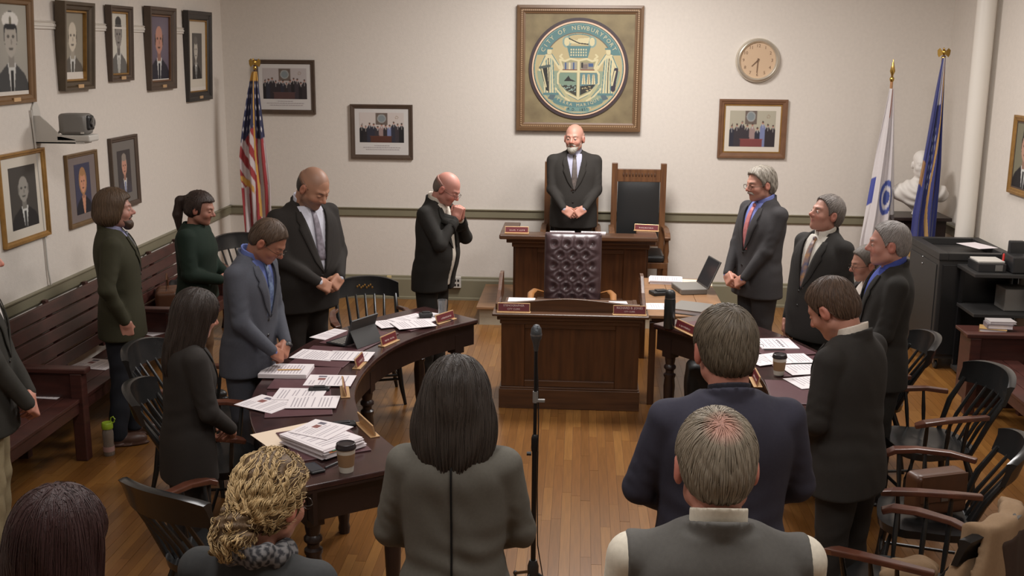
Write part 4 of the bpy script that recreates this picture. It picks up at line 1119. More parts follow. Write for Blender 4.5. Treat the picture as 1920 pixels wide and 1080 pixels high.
def person(label, pos, facing, h=1.78, z0=0.0, **s):
    """builds one standing figure; canonical height 1.78, scaled by the root"""
    s.setdefault('hair', 'short'); g = s.get
    root = thing('person', label, 'person', (pos[0], pos[1], z0), math.radians(facing) - HP)
    k = h / 1.78; root.scale = (k, k, k)
    sw = g('sw', 1.0); bw = g('bw', 1.0); belly = g('belly', 0.0); lean = g('lean', 0.0); hs = g('hs', 1.06)
    prof = TOR.copy(); prof[:, 1] *= bw; prof[:, 2] *= (bw + 1) / 2
    if belly: w_ = np.exp(-((prof[:, 0] - 1.05) / .16) ** 2); prof[:, 2] += belly * .5 * w_; prof[:, 3] += belly * .5 * w_; prof[:, 1] += belly * .4 * w_
    if g('female'):
        w_ = np.exp(-((prof[:, 0] - 1.10) / .07) ** 2); prof[:, 1] -= .022 * w_; prof[prof[:, 0] < 1.0, 1] += .004; prof[:, 1] *= .95
        prof[:, 2] *= .95; w_ = np.exp(-((prof[:, 0] - 1.28) / .06) ** 2); prof[:, 3] += .012 * w_
    zz = np.linspace(.70, 1.52, 60)
    from_ = prof; sm = np.stack([zz] + [np.convolve(np.pad(np.interp(zz, prof[:, 0], prof[:, i]), 3, mode='edge'), np.array([1, 2, 3, 4, 3, 2, 1]) / 16., 'valid') for i in (1, 2, 3)], 1)
    def unlean(P):
        Q = P.copy(); t = np.maximum(P[:, 2] - .92, 0); Q[:, 1] -= lean * t * (1 + .25 * t); Q[:, 2] += .5 * lean * lean * t
        return Q
    def leanp(p):
        t = max(p[2] - .92, 0); return A3(p[0], p[1] + lean * t * (1 + .25 * t), p[2] - .5 * lean * lean * t)
    def torso(P, inset=0.0, zlo=.74, zhi=1.50, nn=2.3):
        z = P[:, 2]; a = np.interp(z, sm[:, 0], sm[:, 1]) - inset; b = np.interp(z, sm[:, 0], sm[:, 2]) - inset; yc = np.interp(z, sm[:, 0], sm[:, 3])
        x = P[:, 0]; y = P[:, 1] - yc; r = np.hypot(x, y) + 1e-9
        q = ((np.abs(x) / a) ** nn + (np.abs(y) / b) ** nn) ** (1 / nn) + 1e-9
        d = r * (1 - 1 / q) * .93
        return smax(smax(d, zlo - z, .01), z - zhi, .01)
    # arms
    arms = g('arms', 'clasp'); by = belly * .9 + lean * .10
    tgt = {}
    for sd in (-1, 1):
        a = arms if isinstance(arms, str) else arms[0 if sd < 0 else 1]
        if a == 'clasp': W, dr, nr, po, hint = (sd * .098, .205 + by + (.018 if sd > 0 else 0), g('hz', .965)), (-sd * .82, .22, -.55), (sd * .22, .85, .45), 'clasp', (sd, -.8, -.35)
        elif a == 'waist': W, dr, nr, po, hint = (sd * .085, .235 + by, g('hz', 1.06)), (-sd * .85, .35, -.1), (sd * .3, .75, .55), 'clasp', (sd, -.7, -.5)
        elif a == 'pray': W, dr, nr, po, hint = (sd * .040, .175 + by, 1.365), (-sd * .18, .22, .95), (sd * .9, .35, -.1), 'fist', (sd * .8, -.1, -1)
        elif a == 'pocket': W, dr, nr, po, hint = (sd * .225, .045, .90), (-sd * .1, .10, -.98), (sd, .15, 0), 'relaxed', (sd, -1, 0)
        elif a == 'table': W, dr, nr, po, hint = (sd * .22, .33, .96), (-sd * .1, .8, -.55), (sd * .2, .5, .8), 'relaxed', (sd, -.6, -.2)
        elif a == 'elbow': W, dr, nr, po, hint = (sd * .12, .20 + by, 1.0), (-sd * .8, .35, -.4), (sd * .3, .7, .6), 'clasp', (sd * 1.4, -.8, -.2)
        else: W, dr, nr, po, hint = (sd * .255, .04, .845), (-sd * .05, .10, -1), (sd, .1, 0), 'relaxed', (sd * .3, -1, 0)
        S_ = leanp(A3(sd * .178 * sw, -.012, 1.408)); W = A3(*W); E_ = ik(S_, W, .285, .265, hint)
        tgt[sd] = (S_, E_, W, A3(*dr) / np.linalg.norm(dr), A3(*nr), po)
    # head placement
    hp_ = g('pitch', .05); hy_ = g('yaw', 0.0); hr_ = g('roll', 0.0)
    R = rotm(hy_, hp_ + lean * .6, hr_); piv = leanp(A3(0, .0, 1.525)); piv[1] += .02 * math.sin(hp_ + lean)
    hc = piv + R @ A3(0, .018, .095) * hs; nb = leanp(A3(0, -.026, 1.40))
    def hf(P): return ((P - hc) @ R) / hs
    neckr = .056 * g('neck', 1.0) * (.88 if g('female') else 1)
    def headf(P):
        d = head_sdf(hf(P), s) * hs
        return smin(d, rc(P, nb, piv + R @ A3(0, -.018, .03), neckr * 1.12, neckr), .022)
    lo = hc - .17; lo[2] = hc[2] - .285; hi = hc + .16
    V, F = snets(headf, lo, hi, g('hres', .0052)); V = smooth_v(V, F, 1, .25)
    H = hf(V); skin = np.array(lin(g('skin', (186, 136, 114)))); C = np.tile(skin, (len(V), 1))
    def blend(m, c, a=1.0): m = np.clip(m, 0, 1)[:, None] * a; C[:] = C * (1 - m) + np.array(lin(c)) * m
    X, Y, Z = np.abs(H[:, 0]), H[:, 1], H[:, 2]
    rosy = tuple(v * f for v, f in zip(g('skin', (186, 136, 114)), (1.0, .82, .80)))
    blend(1 - np.hypot(X - .042, Z + .03) / .03, rosy, .6 * 1.0); blend((Y > .08) * (1 - np.hypot(X / 1.3, Z + .022) / .02) * 1.5, rosy, .7); blend((X > .078) * 1., rosy, .6)
    blend((Y > .06) * (1 - np.hypot(X / 2.6, Z + .0585) / .012) * 2, g('lip', (150, 92, 84)), .8)
    hcol = g('hcol', (70, 54, 42)); dk = tuple(v * .8 for v in hcol)
    blend((Y > .05) * (1 - np.hypot((X - .030) / 3.2, Z - .0265 - .15 * (X - .03)) / .0062) * 2, dk, .8)
    if not g('eyes_open', False): blend((Y > .06) * (1 - np.hypot((X - .030) / 3.4, Z - .001) / .0035) * 2, (70, 48, 40), .85)
    if g('stubble'): blend(((Z < -.035) & (Y > -.01)) * 1.0 * np.clip((-.03 - Z) / .02, 0, 1), g('stubble'), .45)
    if g('scalp'): blend(np.clip((Z - .045) / .03, 0, 1) * (Y < .06), g('scalp'), .35)
    parts_v = [V]; parts_f = [F]; parts_c = [C]; nv = len(V)
    for sd in (-1, 1):
        S_, E_, W, dr, nr, po = tgt[sd]
        HV, HF = hand_mesh(po); HV = HV.copy() * (.93 if g('female') else 1.0)
        y = dr; z = nr - (nr @ y) * y; z /= np.linalg.norm(z); x = np.cross(y, z)
        if sd > 0: HV[:, 0] *= -1; HF = HF[:, ::-1]
        HV = HV @ np.stack([x, y, z], 0) + W
        if g('nohand') == sd or g('nohand') == 2: continue
        parts_v.append(HV); parts_f.append(HF + nv); nv += len(HV); cc = np.tile(skin * A3(1.0, .93, .9), (len(HV), 1)); parts_c.append(cc)
    # the rest of the body inside the clothes
    st0 = g('stance', .0)
    def core(P):
        Q = unlean(P); d = torso(Q, .035, .80, 1.46)
        for sd in (-1, 1):
            S_, E_, W, *_ = tgt[sd]
            d = smin(d, rc(P, S_, E_, .040, .034), .02); d = np.minimum(d, rc(P, E_, W, .034, .024))
            d = smin(d, rc(P, (sd * .085, .0, .88), (sd * .098, .012 + sd * st0 * .4, .50), .066, .044), .02); d = np.minimum(d, rc(P, (sd * .098, .012 + sd * st0 * .4, .50), (sd * .105, -.012 + sd * st0, .09), .042, .034)); d = np.minimum(d, rc(P, (sd * .105, sd * st0 - .012, .05), (sd * .108, sd * st0 + .10, .03), .026, .018))
        return smin(d, rc(P, nb, piv, neckr, neckr * .9), .02)
    CV, CF = snets(core, (-.5, -.35, -.02), (.5, .5 + lean * .3, 1.62), .019)
    parts_v.append(CV); parts_f.append(CF + nv); nv += len(CV); parts_c.append(np.tile(skin, (len(CV), 1)))
    body = npmesh('body', np.concatenate(parts_v), np.concatenate(parts_f), M_skin, root, np.concatenate(parts_c))
    # ---- jacket / sweater
    jc = g('jacket', (44, 42, 40)); jm = cloth('cloth_%d_%d_%d' % jc, jc); top = g('top', 'suit'); zb = g('zb', 1.12); hem = g('hem', .76); vw = g('vw', .078)
    r0 = g('sl', 1.0)
    def sleeves(P, ex=0.0, stop=0.0):
        d = np.full(len(P), 9.)
        for sd in (-1, 1):
            S_, E_, W, dr, *_ = tgt[sd]; fd = (W - E_) / np.linalg.norm(W - E_); We = W - fd * .012
            t = np.clip((P - E_) @ (S_ - E_) / ((S_ - E_) @ (S_ - E_)), 0, 1)
            a_ = rc(P, S_, E_, (.066 + ex) * r0, (.054 + ex) * r0) + .0026 * np.sin(t * 30 + P[:, 0] * 60 + P[:, 1] * 45) * np.sin(P[:, 1] * 50 + 1) * np.clip(1 - t * 1.3, 0, 1)
            b_ = rc(P, E_, We, (.053 + ex) * r0, (.037 + ex) * r0)
            d = np.minimum(d, smin(a_, b_, .02))
        return d
    def traps(Q, ex=0.0):
        ax = np.stack([np.abs(Q[:, 0]), Q[:, 1], Q[:, 2]], 1)
        return rc(ax, (.045, -.022, 1.468), (.178 * sw, -.012, 1.410), .042 + ex, .058 + ex)
    ph = sum(map(ord, label)) % 17
    def wrinkle(P):
        x, y, z = P.T; return .0014 * np.sin(z * 26 + 5 * np.sin(x * 11 + ph) + ph) * np.sin(x * 15 + z * 9 + ph) + .0022 * np.sin(z * 64 + 2.5 * np.sin(x * 13 + ph)) * np.exp(-((z - 1.06 - .05 * np.sin(x * 9 + ph)) / .10) ** 2) * (y < .05)
    def outer(P, extra=0.0):
        Q = unlean(P); z = Q[:, 2]
        d = torso(Q, -extra - .010 * np.clip((1.0 - z) / .3, 0, 1), hem, 1.50)
        d = smin(d, traps(Q, extra), .03)
        if top != 'vest': d = smin(d, sleeves(P, extra), .016)
        else:
            for sd in (-1, 1): d = smin(d, np.maximum(rc(P, tgt[sd][0], tgt[sd][0] * .75 + tgt[sd][1] * .25, .070, .066), np.abs(P[:, 0]) - .192 * sw), .012)
        return d + wrinkle(P) * g('wr', 1.0)
    wv = lambda z: np.interp(z, [hem, zb - .02, zb, 1.44, 1.52], [g('open', -.02) * 1.0, g('open', -.02), max(.002, g('open', 0)), vw, vw + .004])
    def jacket(P):
        Q = unlean(P); x, y, z = Q.T; d = outer(P)
        nz_ = z - (-.35 * y) - .0
        # neck opening
        d = smax(d, -(np.linalg.norm(np.stack([x, (y + .018)], 1), axis=1) - .066 - .0 * z) * 1. - 9 * (z < 1.40), .004) if top != 'vest' else d
        # front V
        if top in ('suit', 'vest'):
            cut = np.maximum(np.maximum(np.abs(x) - wv(z), .02 - y), .0 * x - 1)
            yf = np.interp(z, sm[:, 0], sm[:, 2]) + np.interp(z, sm[:, 0], sm[:, 3])
            cut = np.maximum(cut, (yf - .045) - y)
            d = np.maximum(d, -cut)
        # turned collar round the neck
        if top in ('suit', 'vest', 'coat'):
            rr_ = np.hypot(x / .96, y + .020); zc = z + .42 * (y + .02)
            col = np.maximum(np.abs(rr_ - .080) - .0085, np.abs(zc - 1.487) - g('colh', .024))
            col = np.maximum(col, (wv(np.array([1.46]))[0] - .022 - np.abs(x)) * (y > 0) - 9 * (y <= 0)) if top != 'vest' else col
            d = smin(d, col, .010)
        if top == 'knit':
            rr_ = np.hypot(x, y + .018); zc = z + .35 * (y + .02); d = smin(d, np.maximum(np.abs(rr_ - .072) - .008, np.abs(zc - 1.475) - .016), .01)
        return d
    xm = max(abs(tgt[-1][1][0]), abs(tgt[1][1][0])) + .09; ym = max(max(t_[2][1] for t_ in tgt.values()) + .06, .25 + lean * .7 + belly)
    V, F = snets(jacket, (-xm, -.30, hem - .03), (xm, ym, 1.60), g('jres', .0092)); V = smooth_v(V, F, 1, .35)
    jk = npmesh({'suit': 'suit_jacket', 'vest': 'vest', 'knit': 'sweater', 'coat': 'coat'}[top], V, F, jm, root)
    def surf(fn, xs, zs, side=1):
        xs = np.asarray(xs, float); zs = np.asarray(zs, float); n = len(xs); ys = np.linspace(.42 + lean * .5, -.15, 115) if side > 0 else np.linspace(-.32, .15, 95)
        # xs, zs are given in the unleaned frame
        t = np.maximum(zs - .92, 0); dy = lean * t * (1 + .25 * t); z2 = zs - .5 * lean * lean * t
        P = np.stack([np.repeat(xs, len(ys)), np.tile(ys, n) , np.repeat(z2, len(ys))], 1)
        D = fn(P).reshape(n, -1); i = np.argmax(D < 0, axis=1); i = np.maximum(i, 1); r_ = np.arange(n)
        d0, d1 = D[r_, i - 1], D[r_, i]; tt = np.clip(d0 / (d0 - d1 + 1e-9), 0, 1); y = ys[i - 1] + tt * (ys[i] - ys[i - 1])
        return np.stack([xs, y, z2], 1)
    def strip(name, xl, xr, zs, fn, m, parent, off_=.005, n=5, side=1, thick=.005):
        rows = []
        for a, b, z in zip(xl, xr, zs):
            xs = np.linspace(a, b, n); p = surf(fn, xs, np.full(n, z), side); p[:, 1] += side * off_; rows.append(p)
        V = np.concatenate(rows); m_ = len(rows); F = [(j * n + i, j * n + i + 1, (j + 1) * n + i + 1, (j + 1) * n + i) for j in range(m_ - 1) for i in range(n - 1)]
        o = npmesh(name, V, np.array(F), m, parent); md = o.modifiers.new('thick', 'SOLIDIFY'); md.thickness = thick; md.offset = 0; return o
    def smooth_outer(P): return outer(P) - 0 * P[:, 0]
    # ---- shirt
    if g('shirt') is not None:
        shc = g('shirt'); shm = cloth('shirt_%d_%d_%d' % shc, shc, .8); ch = g('colr', 0.0)
        def shirt(P):
            Q = unlean(P); x, y, z = Q.T
            d = torso(Q, .010, .80 if top == 'vest' or g('open', 0) > .01 else 1.05, 1.485)
            if top == 'vest': d = smin(smin(d, traps(Q, -.008), .03), sleeves(P, .0), .016)
            return d
        def collar(P):
            Q = unlean(P); x, y, z = Q.T
            rr_ = np.hypot(x, y + .018); zc = z + .42 * (y + .02)
            col = np.maximum(np.abs(rr_ - (.0655 + .25 * np.maximum(1.50 - zc, 0))) - .0052, np.abs(zc - 1.512) - .029 - ch)
            gap = np.maximum(np.abs(x) - .9 * np.maximum(.0, z * 0 + 1.475 - z) - .004, .03 - y)
            return np.maximum(col, -gap)
        V, F = snets(shirt, (-.12, -.13, 1.04), (.12, .30 + lean * .6 + belly, 1.60), .0068) if not (top == 'vest' or g('open', 0) > .01) else snets(shirt, (-xm, -.30, .78), (xm, ym, 1.60), .0085)
        VV, FF = [smooth_v(V, F, 1, .25)], [F]; nv = len(V)
        cc_ = leanp(A3(0, -.018, 1.50)); Vc, Fc = snets(collar, cc_ - A3(.11, .11, .085), cc_ + A3(.11, .12, .085), .0045)
        VV.append(smooth_v(Vc, Fc, 1, .3)); FF.append(Fc + nv); nv += len(Vc)
        for sd in (-1, 1):
            S_, E_, W, *_ = tgt[sd]; fd = (W - E_) / np.linalg.norm(W - E_)
            V2, F2 = snets(lambda P: rc(P, W - fd * .03, W + fd * .004, .0300, .0275), W - .07, W + .07, .007)
            VV.append(V2); FF.append(F2 + nv); nv += len(V2)
        npmesh('shirt', np.concatenate(VV), np.concatenate(FF), shm, root)
        if g('tie') is not None:
            tcn = g('tie'); tm = mat('tie_%d_%d_%d' % tcn, tcn, rough=.55, rgb2=g('tie2', tuple(int(v * .7) for v in tcn)), vscale=g('tsc', 40))
            tz = np.linspace(g('tz0', 1.13), 1.452, 12); hw = np.interp(tz, [1.10, 1.40, 1.452], [.036, .020, .015])
            strip('tie', -hw, hw, tz, shirt, tm, root, .006, 5, thick=.007)
            kn = surf(shirt, [0], [1.462])[0]; mb = MB(); mb.ball((0, kn[1] + .004, kn[2]), (.018, .012, .020), 10, 7); build('tie_knot', mb, tm, root, smooth=True)
    if top == 'suit':
        lz = np.linspace(zb, 1.455, 16)
        for sd in (-1, 1):
            w0 = wv(lz) + .001; lw = np.interp(lz, [zb, zb + .08, 1.345, 1.352, 1.40, 1.455], [.004, .045, .072, .050, .060, .030])
            a = sd * w0; b = sd * (w0 + lw)
            strip('lapel', np.minimum(a, b), np.maximum(a, b), lz, smooth_outer, jm, jk, .006, 5)
        if not g('plain'):
            mb = MB()
            for zq in (zb - .015, zb - .115):
                p = surf(jacket, [.012], [zq])[0]; mb.ball((.012, p[1] + .002, p[2]), (.010, .004, .010), 8, 5)
            build('button_pair', mb, mat('suit_button', (30, 28, 26), rough=.3), jk)
    if g('seam'):
        sz = np.linspace(hem + .01, 1.45, 30); strip('back_seam', np.full(30, -.0035), np.full(30, .0035), sz, jacket, cloth('dark_seam', (22, 21, 20)), jk, .0022, 2, side=-1, thick=.003)
    # ---- trousers and shoes
    trc = g('trousers', jc); tm = cloth('cloth_%d_%d_%d' % trc, trc)
    st_ = g('stance', .0)
    def pants(P):
        x, y, z = P.T; d = ell(P, (0, .0, .90), (.165 * bw, .115 + belly * .3, .14))
        for sd in (-1, 1):
            d = smin(d, rc(P, (sd * .085, .0, .88), (sd * .098, .012 + sd * st_ * .4, .50), .095 * bw, .074), .03)
            d = smin(d, rc(P, (sd * .098, .012 + sd * st_ * .4, .50), (sd * .105, -.012 + sd * st_, .075), .073, .062), .015)
        d = d + .003 * np.sin(z * 40 + 3 * np.sin(x * 20)) * (z < .6)
        return np.maximum(d, .035 - z)
    V, F = snets(pants, (-.30, -.24, .02), (.30, .24, 1.08), .0125); V = smooth_v(V, F, 1, .4)
    npmesh('trousers', V, F, tm, root)
    shm_ = mat('shoe_%d_%d_%d' % g('shoes', (30, 28, 27)), g('shoes', (30, 28, 27)), rough=.4, var=.15)
    for sd in (-1, 1):
        oy = sd * st_ - .012
        def shoe(P):
            d = smin(ell(P, (sd * .108, oy + .105, .042), (.046, .088, .044)), ell(P, (sd * .105, oy - .01, .055), (.040, .068, .055)), .03)
            d = smin(d, rc(P, (sd * .105, oy - .005, .05), (sd * .105, oy, .11), .045, .045), .02)
            so = np.maximum(np.hypot((P[:, 0] - sd * .107) / .050, (P[:, 1] - oy - .06) / .142) - 1, 0) * .05 + np.maximum(P[:, 2] - .018, 0) - .001
            return np.maximum(np.minimum(d, so), -P[:, 2] + .001)
        V, F = snets(shoe, (sd * .108 - .07, oy - .11, -.01), (sd * .108 + .07, oy + .23, .14), .0085); npmesh('shoe', V, F, shm_, root)
    # ---- hair
    if g('hair') != 'none':
        hm = hairm('h', hcol); ext = .22 + (g('len', .30) if g('hair') == 'long' else .10)
        def hsd(P): return hair_sdf(hf(P), s) * hs
        hb = .16 if g('hair') not in ('long',) else .19
        V, F = snets(hsd, (hc[0] - hb, hc[1] - .26, hc[2] - ext), (hc[0] + hb, hc[1] + .19, hc[2] + .18), g('hres2', .006)); V = smooth_v(V, F, 1, .3)
        base_c = np.tile(np.array(lin(hcol)), (len(V), 1)); Hh = hf(V); skl = np.array(lin(g('skin', (186, 136, 114))))
        if g('hair') == 'fringe':
            tp = np.interp(Hh[:, 1], [-.12, -.05, .0, .03], [.055, .045, .030, .015]); w_ = np.clip((Hh[:, 2] - tp + .030) / .03, 0, .6)[:, None]; base_c = base_c * (1 - w_) + skl * w_
        if g('hair') == 'crown_bald':
            w_ = np.clip(1.25 - np.linalg.norm(Hh - A3(.002, -.100, .092), axis=1) / .045, 0, .75)[:, None]; base_c = base_c * (1 - w_) + skl * w_
        ho = npmesh('hair', V, F, hm, root, base_c)
        if g('strands'):
            n_, L_, cu = g('strands'); VH = hf(V)
            hs2 = lambda H_: hair_sdf(H_, s)
            if g('hair') == 'curlypony':
                tail = A3(-.004, -.104, -.040)
                fl = lambda H_: np.where((H_[:, 2] > -.046)[:, None], (tail - H_) / (np.linalg.norm(tail - H_, axis=1)[:, None] + .004), A3(0, -.1, -1) + .6 * np.stack([np.sin(H_[:, 2] * 90), np.cos(H_[:, 0] * 80), 0 * H_[:, 0]], 1))
            elif g('hair') == 'ponytail':
                fl = lambda H_: np.where((H_[:, 1] > -.11)[:, None], A3(0, -.12, .05) - H_, A3(0, 0, -1.))
            elif g('hair') == 'crown_bald' or g('hair') == 'short':
                cr0 = A3(.002, -.104, .098) if g('hair') == 'crown_bald' else A3(.010, -.075, .12)
                def fl(H_):
                    v = H_ - cr0; dd = np.linalg.norm(v, axis=1)[:, None]; return v / dd + A3(0, 0, -.7) + .35 * np.stack([v[:, 1], -v[:, 0], 0 * v[:, 0]], 1) / dd
            else:
                fl = lambda H_: np.stack([H_[:, 0] * 1.5 * (H_[:, 2] > .06), (H_[:, 1] * .3 - .05) * (H_[:, 2] > .06), -np.ones(len(H_)) * np.where(H_[:, 2] > .10, .25, 1.)], 1)
            Vs, Fs, Cs = strands(hs2, VH, n_, L_, None, None, R * hs, hc, rad=g('srad', .0016), curl=cu, cf=g('cf', 60.), seed=ph + 3, field=fl, steps=g('steps', 9), base_rgb=g('lcol', hcol), vary=g('vary', .20))
            if g('hair') == 'crown_bald':
                n3 = len(Vs) // n_; st3 = np.repeat(hf(Vs[::n3]), n3, 0) ; w_ = np.clip(1.2 - np.linalg.norm(hf(Vs) - A3(.002, -.100, .092), axis=1) / .042, 0, .7)[:, None]; Cs = Cs * (1 - w_) + skl * w_
            npmesh('hair_locks', Vs, Fs, M_strand, ho, Cs)
    if g('beard'):
        bc_ = g('beard')
        def bsd(P):
            H_ = hf(P); hx = np.stack([np.abs(H_[:, 0]), H_[:, 1], H_[:, 2]], 1)
            d = smin(ell(hx, (0, .068, -.095), (.036, .036, .036)), rc(hx, (.052, .022, -.045), (.022, .068, -.085), .016, .018), .02)
            d = smin(d, rc(hx, (0, .094, -.044), (.028, .080, -.055), .007, .007), .006)
            d = smax(d, -ell(hx, (0, .10, -.0595), (.020, .030, .0055)), .004)
            return (d + .0015 * np.sin(H_[:, 0] * 300) * np.sin(H_[:, 2] * 260)) * hs
        V, F = snets(bsd, hc - .16, hc + .14, .0052); npmesh('beard', V, F, hairm('b', bc_), root, np.tile(np.array(lin(bc_)), (len(V), 1)))
    if g('moustache'):
        mc = g('moustache'); V, F = snets(lambda P: (lambda hx: smin(rc(hx, (.002, .098, -.0425), (.024, .086, -.050), .0075, .0075), rc(hx, (.024, .086, -.050), (.033, .074, -.062), .0075, .004), .004))(np.stack([np.abs(hf(P)[:, 0]), hf(P)[:, 1], hf(P)[:, 2]], 1)) * hs, hc - .15, hc + .15, .0045)
        npmesh('moustache', V, F, hairm('m', mc), root, np.tile(np.array(lin(mc)), (len(V), 1)))
    if g('eyes_open'):
        for sd in (-1, 1):
            mb = MB(); mb.ball((0, 0, 0), .0112, 12, 10); v = np.array(mb.v); c = hc + R @ (A3(sd * .030, .0822, .003) * hs)
            cl = np.tile(np.array(lin((206, 196, 186))), (len(v), 1)); lookv = (R @ A3(0, 1, -.1)); lookv /= np.linalg.norm(lookv)
            cl[(v @ lookv) > .0112 * .80] = lin((50, 36, 28))
            build('eye', mb, M_eye, root, loc=tuple(c), smooth=True, cols=cl)
    if g('glasses'):
        gm = M_glass_rim; mb = MB()
        for sd in (-1, 1):
            pts = [hc + R @ (A3(sd * .032 + .022 * math.cos(a), .108 - .004 * abs(math.cos(a)), -.002 + .016 * math.sin(a)) * hs) for a in np.linspace(0, 2 * math.pi, 17)[:-1]]
            mb.tube(pts, .0015, 6, closed=True)
            mb.tube([hc + R @ (A3(*q) * hs) for q in ((sd * .054, .104, .002), (sd * .078, .070, .003), (sd * .087, -.004, .002))], .0014, 6)
        mb.tube([hc + R @ (A3(*q) * hs) for q in ((-.010, .110, .002), (0, .113, .005), (.010, .110, .002))], .0014, 6)
        build('spectacles', mb, gm, root, smooth=True)
    if g('scarf'):
        def scf(P):
            Q = unlean(P); x, y, z = Q.T; rr_ = np.hypot(x, y + .018); zc = z + .30 * y
            return np.hypot(rr_ - .088, (zc - 1.485) * .8) - .030 - .005 * np.sin(np.arctan2(x, y) * 9 + z * 60)
        V, F = snets(scf, leanp(A3(-.15, -.17, 1.40)), leanp(A3(.15, .17, 1.58)), .007)
        a_ = np.arctan2(V[:, 0], V[:, 1] + .02); ck_ = ((np.floor(a_ * 7).astype(int) + np.floor(V[:, 2] * 55).astype(int)) % 2)[:, None]
        npmesh('scarf', smooth_v(V, F, 1, .3), F, mat('checked_scarf', (255, 255, 255), rough=.9, attr='Col'), root, np.where(ck_ == 1, np.array(lin((120, 118, 118))), np.array(lin((48, 48, 52)))))
    if g('watch'):
        sd = g('watch'); S_, E_, W, *_ = tgt[sd]; fd = (W - E_) / np.linalg.norm(W - E_); c = W - fd * .0
        q = Vector(fd).to_track_quat('Z', 'Y').to_matrix().to_4x4()
        build('watch', MB().lathe([(.034, -.010), (.036, 0), (.034, .010)], 18, TR(*(W + fd * .02)) @ q), M_black_plastic, root, smooth=True)
    return root
# ================================================================= THE PEOPLE
WHITE = (206, 200, 196); BLK = (44, 42, 40)
person('chairman with white beard in dark suit and grey tie standing behind the dais desk', (-.06, 10.85), -88, 1.79, .19, hair='fringe', hcol=(132, 124, 114), beard=(176, 170, 158), skin=(190, 140, 122), shirt=(178, 178, 196), tie=(104, 92, 86), jacket=(49, 46, 43), yaw=-.28, pitch=.02, eyes_open=True, bw=1.2, sw=1.16, belly=.03, hz=.97, zb=1.14, vw=.07, hs=1.12)
person('young man with brown bobbed hair in an olive jacket beside the left bench', (-3.11, 7.06), 20, 1.77, hair='bob', t=.022, hcol=(92, 72, 54), skin=(168, 122, 106), beard=(78, 60, 48), shirt=(150, 150, 180), tie=(110, 112, 122), jacket=(52, 50, 36), trousers=(36, 38, 44), shoes=(86, 62, 52), arms=('hang', 'pocket'), pitch=-.02, yaw=-.02, stance=-.05, bw=1.22, sw=1.08, zb=1.2, strands=(900, .15, .0004), eyes_open=True, srad=.0009, vw=.06)
person('woman in dark green sweater with ponytail and dark fringe beside the bench', (-2.88, 7.90), 0, 1.66, female=True, sw=1.06, bw=1.32, hair='ponytail', t=.016, hcol=(58, 44, 38), skin=(160, 112, 94), top='knit', jacket=(28, 40, 32), trousers=(96, 70, 48), arms='waist', pitch=.22, yaw=-.02, hem=.88, lean=.04, strands=(500, .13, .0003), srad=.0009, sl=1.15)
person('man in blue-grey suit with glasses looking down at the left table', (-2.01, 6.34), -14, 1.75, hair='short', t=.010, hcol=(84, 66, 52), skin=(160, 110, 88), glasses=True, shirt=(104, 118, 176), tie=(120, 140, 170), tie2=(40, 50, 100), jacket=(80, 82, 90), pitch=.62, yaw=.10, lean=.12, arms='clasp', hz=.93, watch=-1, strands=(600, .06, .0002), bw=1.12, sw=1.05, srad=.0009)
person('big bald man in black suit and pale tie bowing his head by the table', (-2.02, 7.74), -38, 1.90, hair='fringe', hcol=(60, 52, 46), scalp=(90, 76, 66), skin=(166, 122, 98), stubble=(90, 74, 64), shirt=(196, 196, 206), tie=(130, 122, 132), jacket=(41, 37, 34), bw=1.32, sw=1.24, belly=.08, pitch=.52, yaw=.12, lean=.09, hz=1.0, zb=1.04, vw=.095, hs=1.12, neck=1.2)
person('bald man with glasses in black suit praying with clasped hands at his chin', (-1.20, 8.74), -22, 1.77, hair='fringe', hcol=(120, 108, 98), skin=(190, 134, 120), glasses=True, shirt=(214, 206, 192), tie=None, jacket=(40, 38, 35), arms='pray', pitch=.50, yaw=.05, lean=.10, belly=.07, open=.03, zb=1.12, vw=.07, bw=1.1)
person('woman with long dark hair and black jacket, back turned, at the left table', (-1.90, 4.96), 38, 1.57, female=True, sw=.98, hair='long', t=.020, len=.34, wide=.112, hcol=(52, 42, 36), skin=(180, 130, 108), shirt=WHITE, jacket=(44, 40, 37), arms='clasp', pitch=.25, lean=.07, hem=.70, strands=(2200, .34, .0006), steps=14, cf=20., srad=.0009, bw=1.1)
person('curly blond woman with a ponytail and glasses in a dark quilted jacket, lower left', (-.855, 2.67), 80, 1.63, female=True, sw=1.05, hair='curlypony', t=.018, hcol=(104, 82, 58), lcol=(196, 168, 122), skin=(182, 130, 110), glasses=True, top='coat', jacket=(60, 61, 61), scarf=True, hs=1.10, arms='clasp', pitch=.28, yaw=-.36, lean=.06, strands=(1300, .26, .0036), cf=170., srad=.0011, vary=.35, steps=44, jres=.008)
person('person with straight dark reddish hair seen from behind, lower left corner', (-1.25, 2.36), 74, 1.665, female=True, sw=.92, hair='long', t=.024, len=.42, wide=.128, hcol=(60, 38, 37), skin=(180, 130, 108), jacket=(60, 42, 42), top='knit', arms='hang', pitch=.1, strands=(3200, .42, .0003), cf=12., jres=.009, roll=.05, steps=14, srad=.0009, vary=.18)
person('woman with long dark hair in grey jacket with a black back seam', (-.40, 3.44), 91, 1.69, female=True, sw=.98, bw=1.14, hair='long', t=.034, len=.20, wide=.142, hcol=(54, 46, 40), skin=(180, 130, 108), shirt=WHITE, jacket=(104, 101, 93), arms='clasp', hz=1.0, pitch=.34, seam=True, hem=.62, strands=(3600, .24, .0006), steps=13, cf=14., jres=.0075, wr=1.3, srad=.0009, vary=.2)
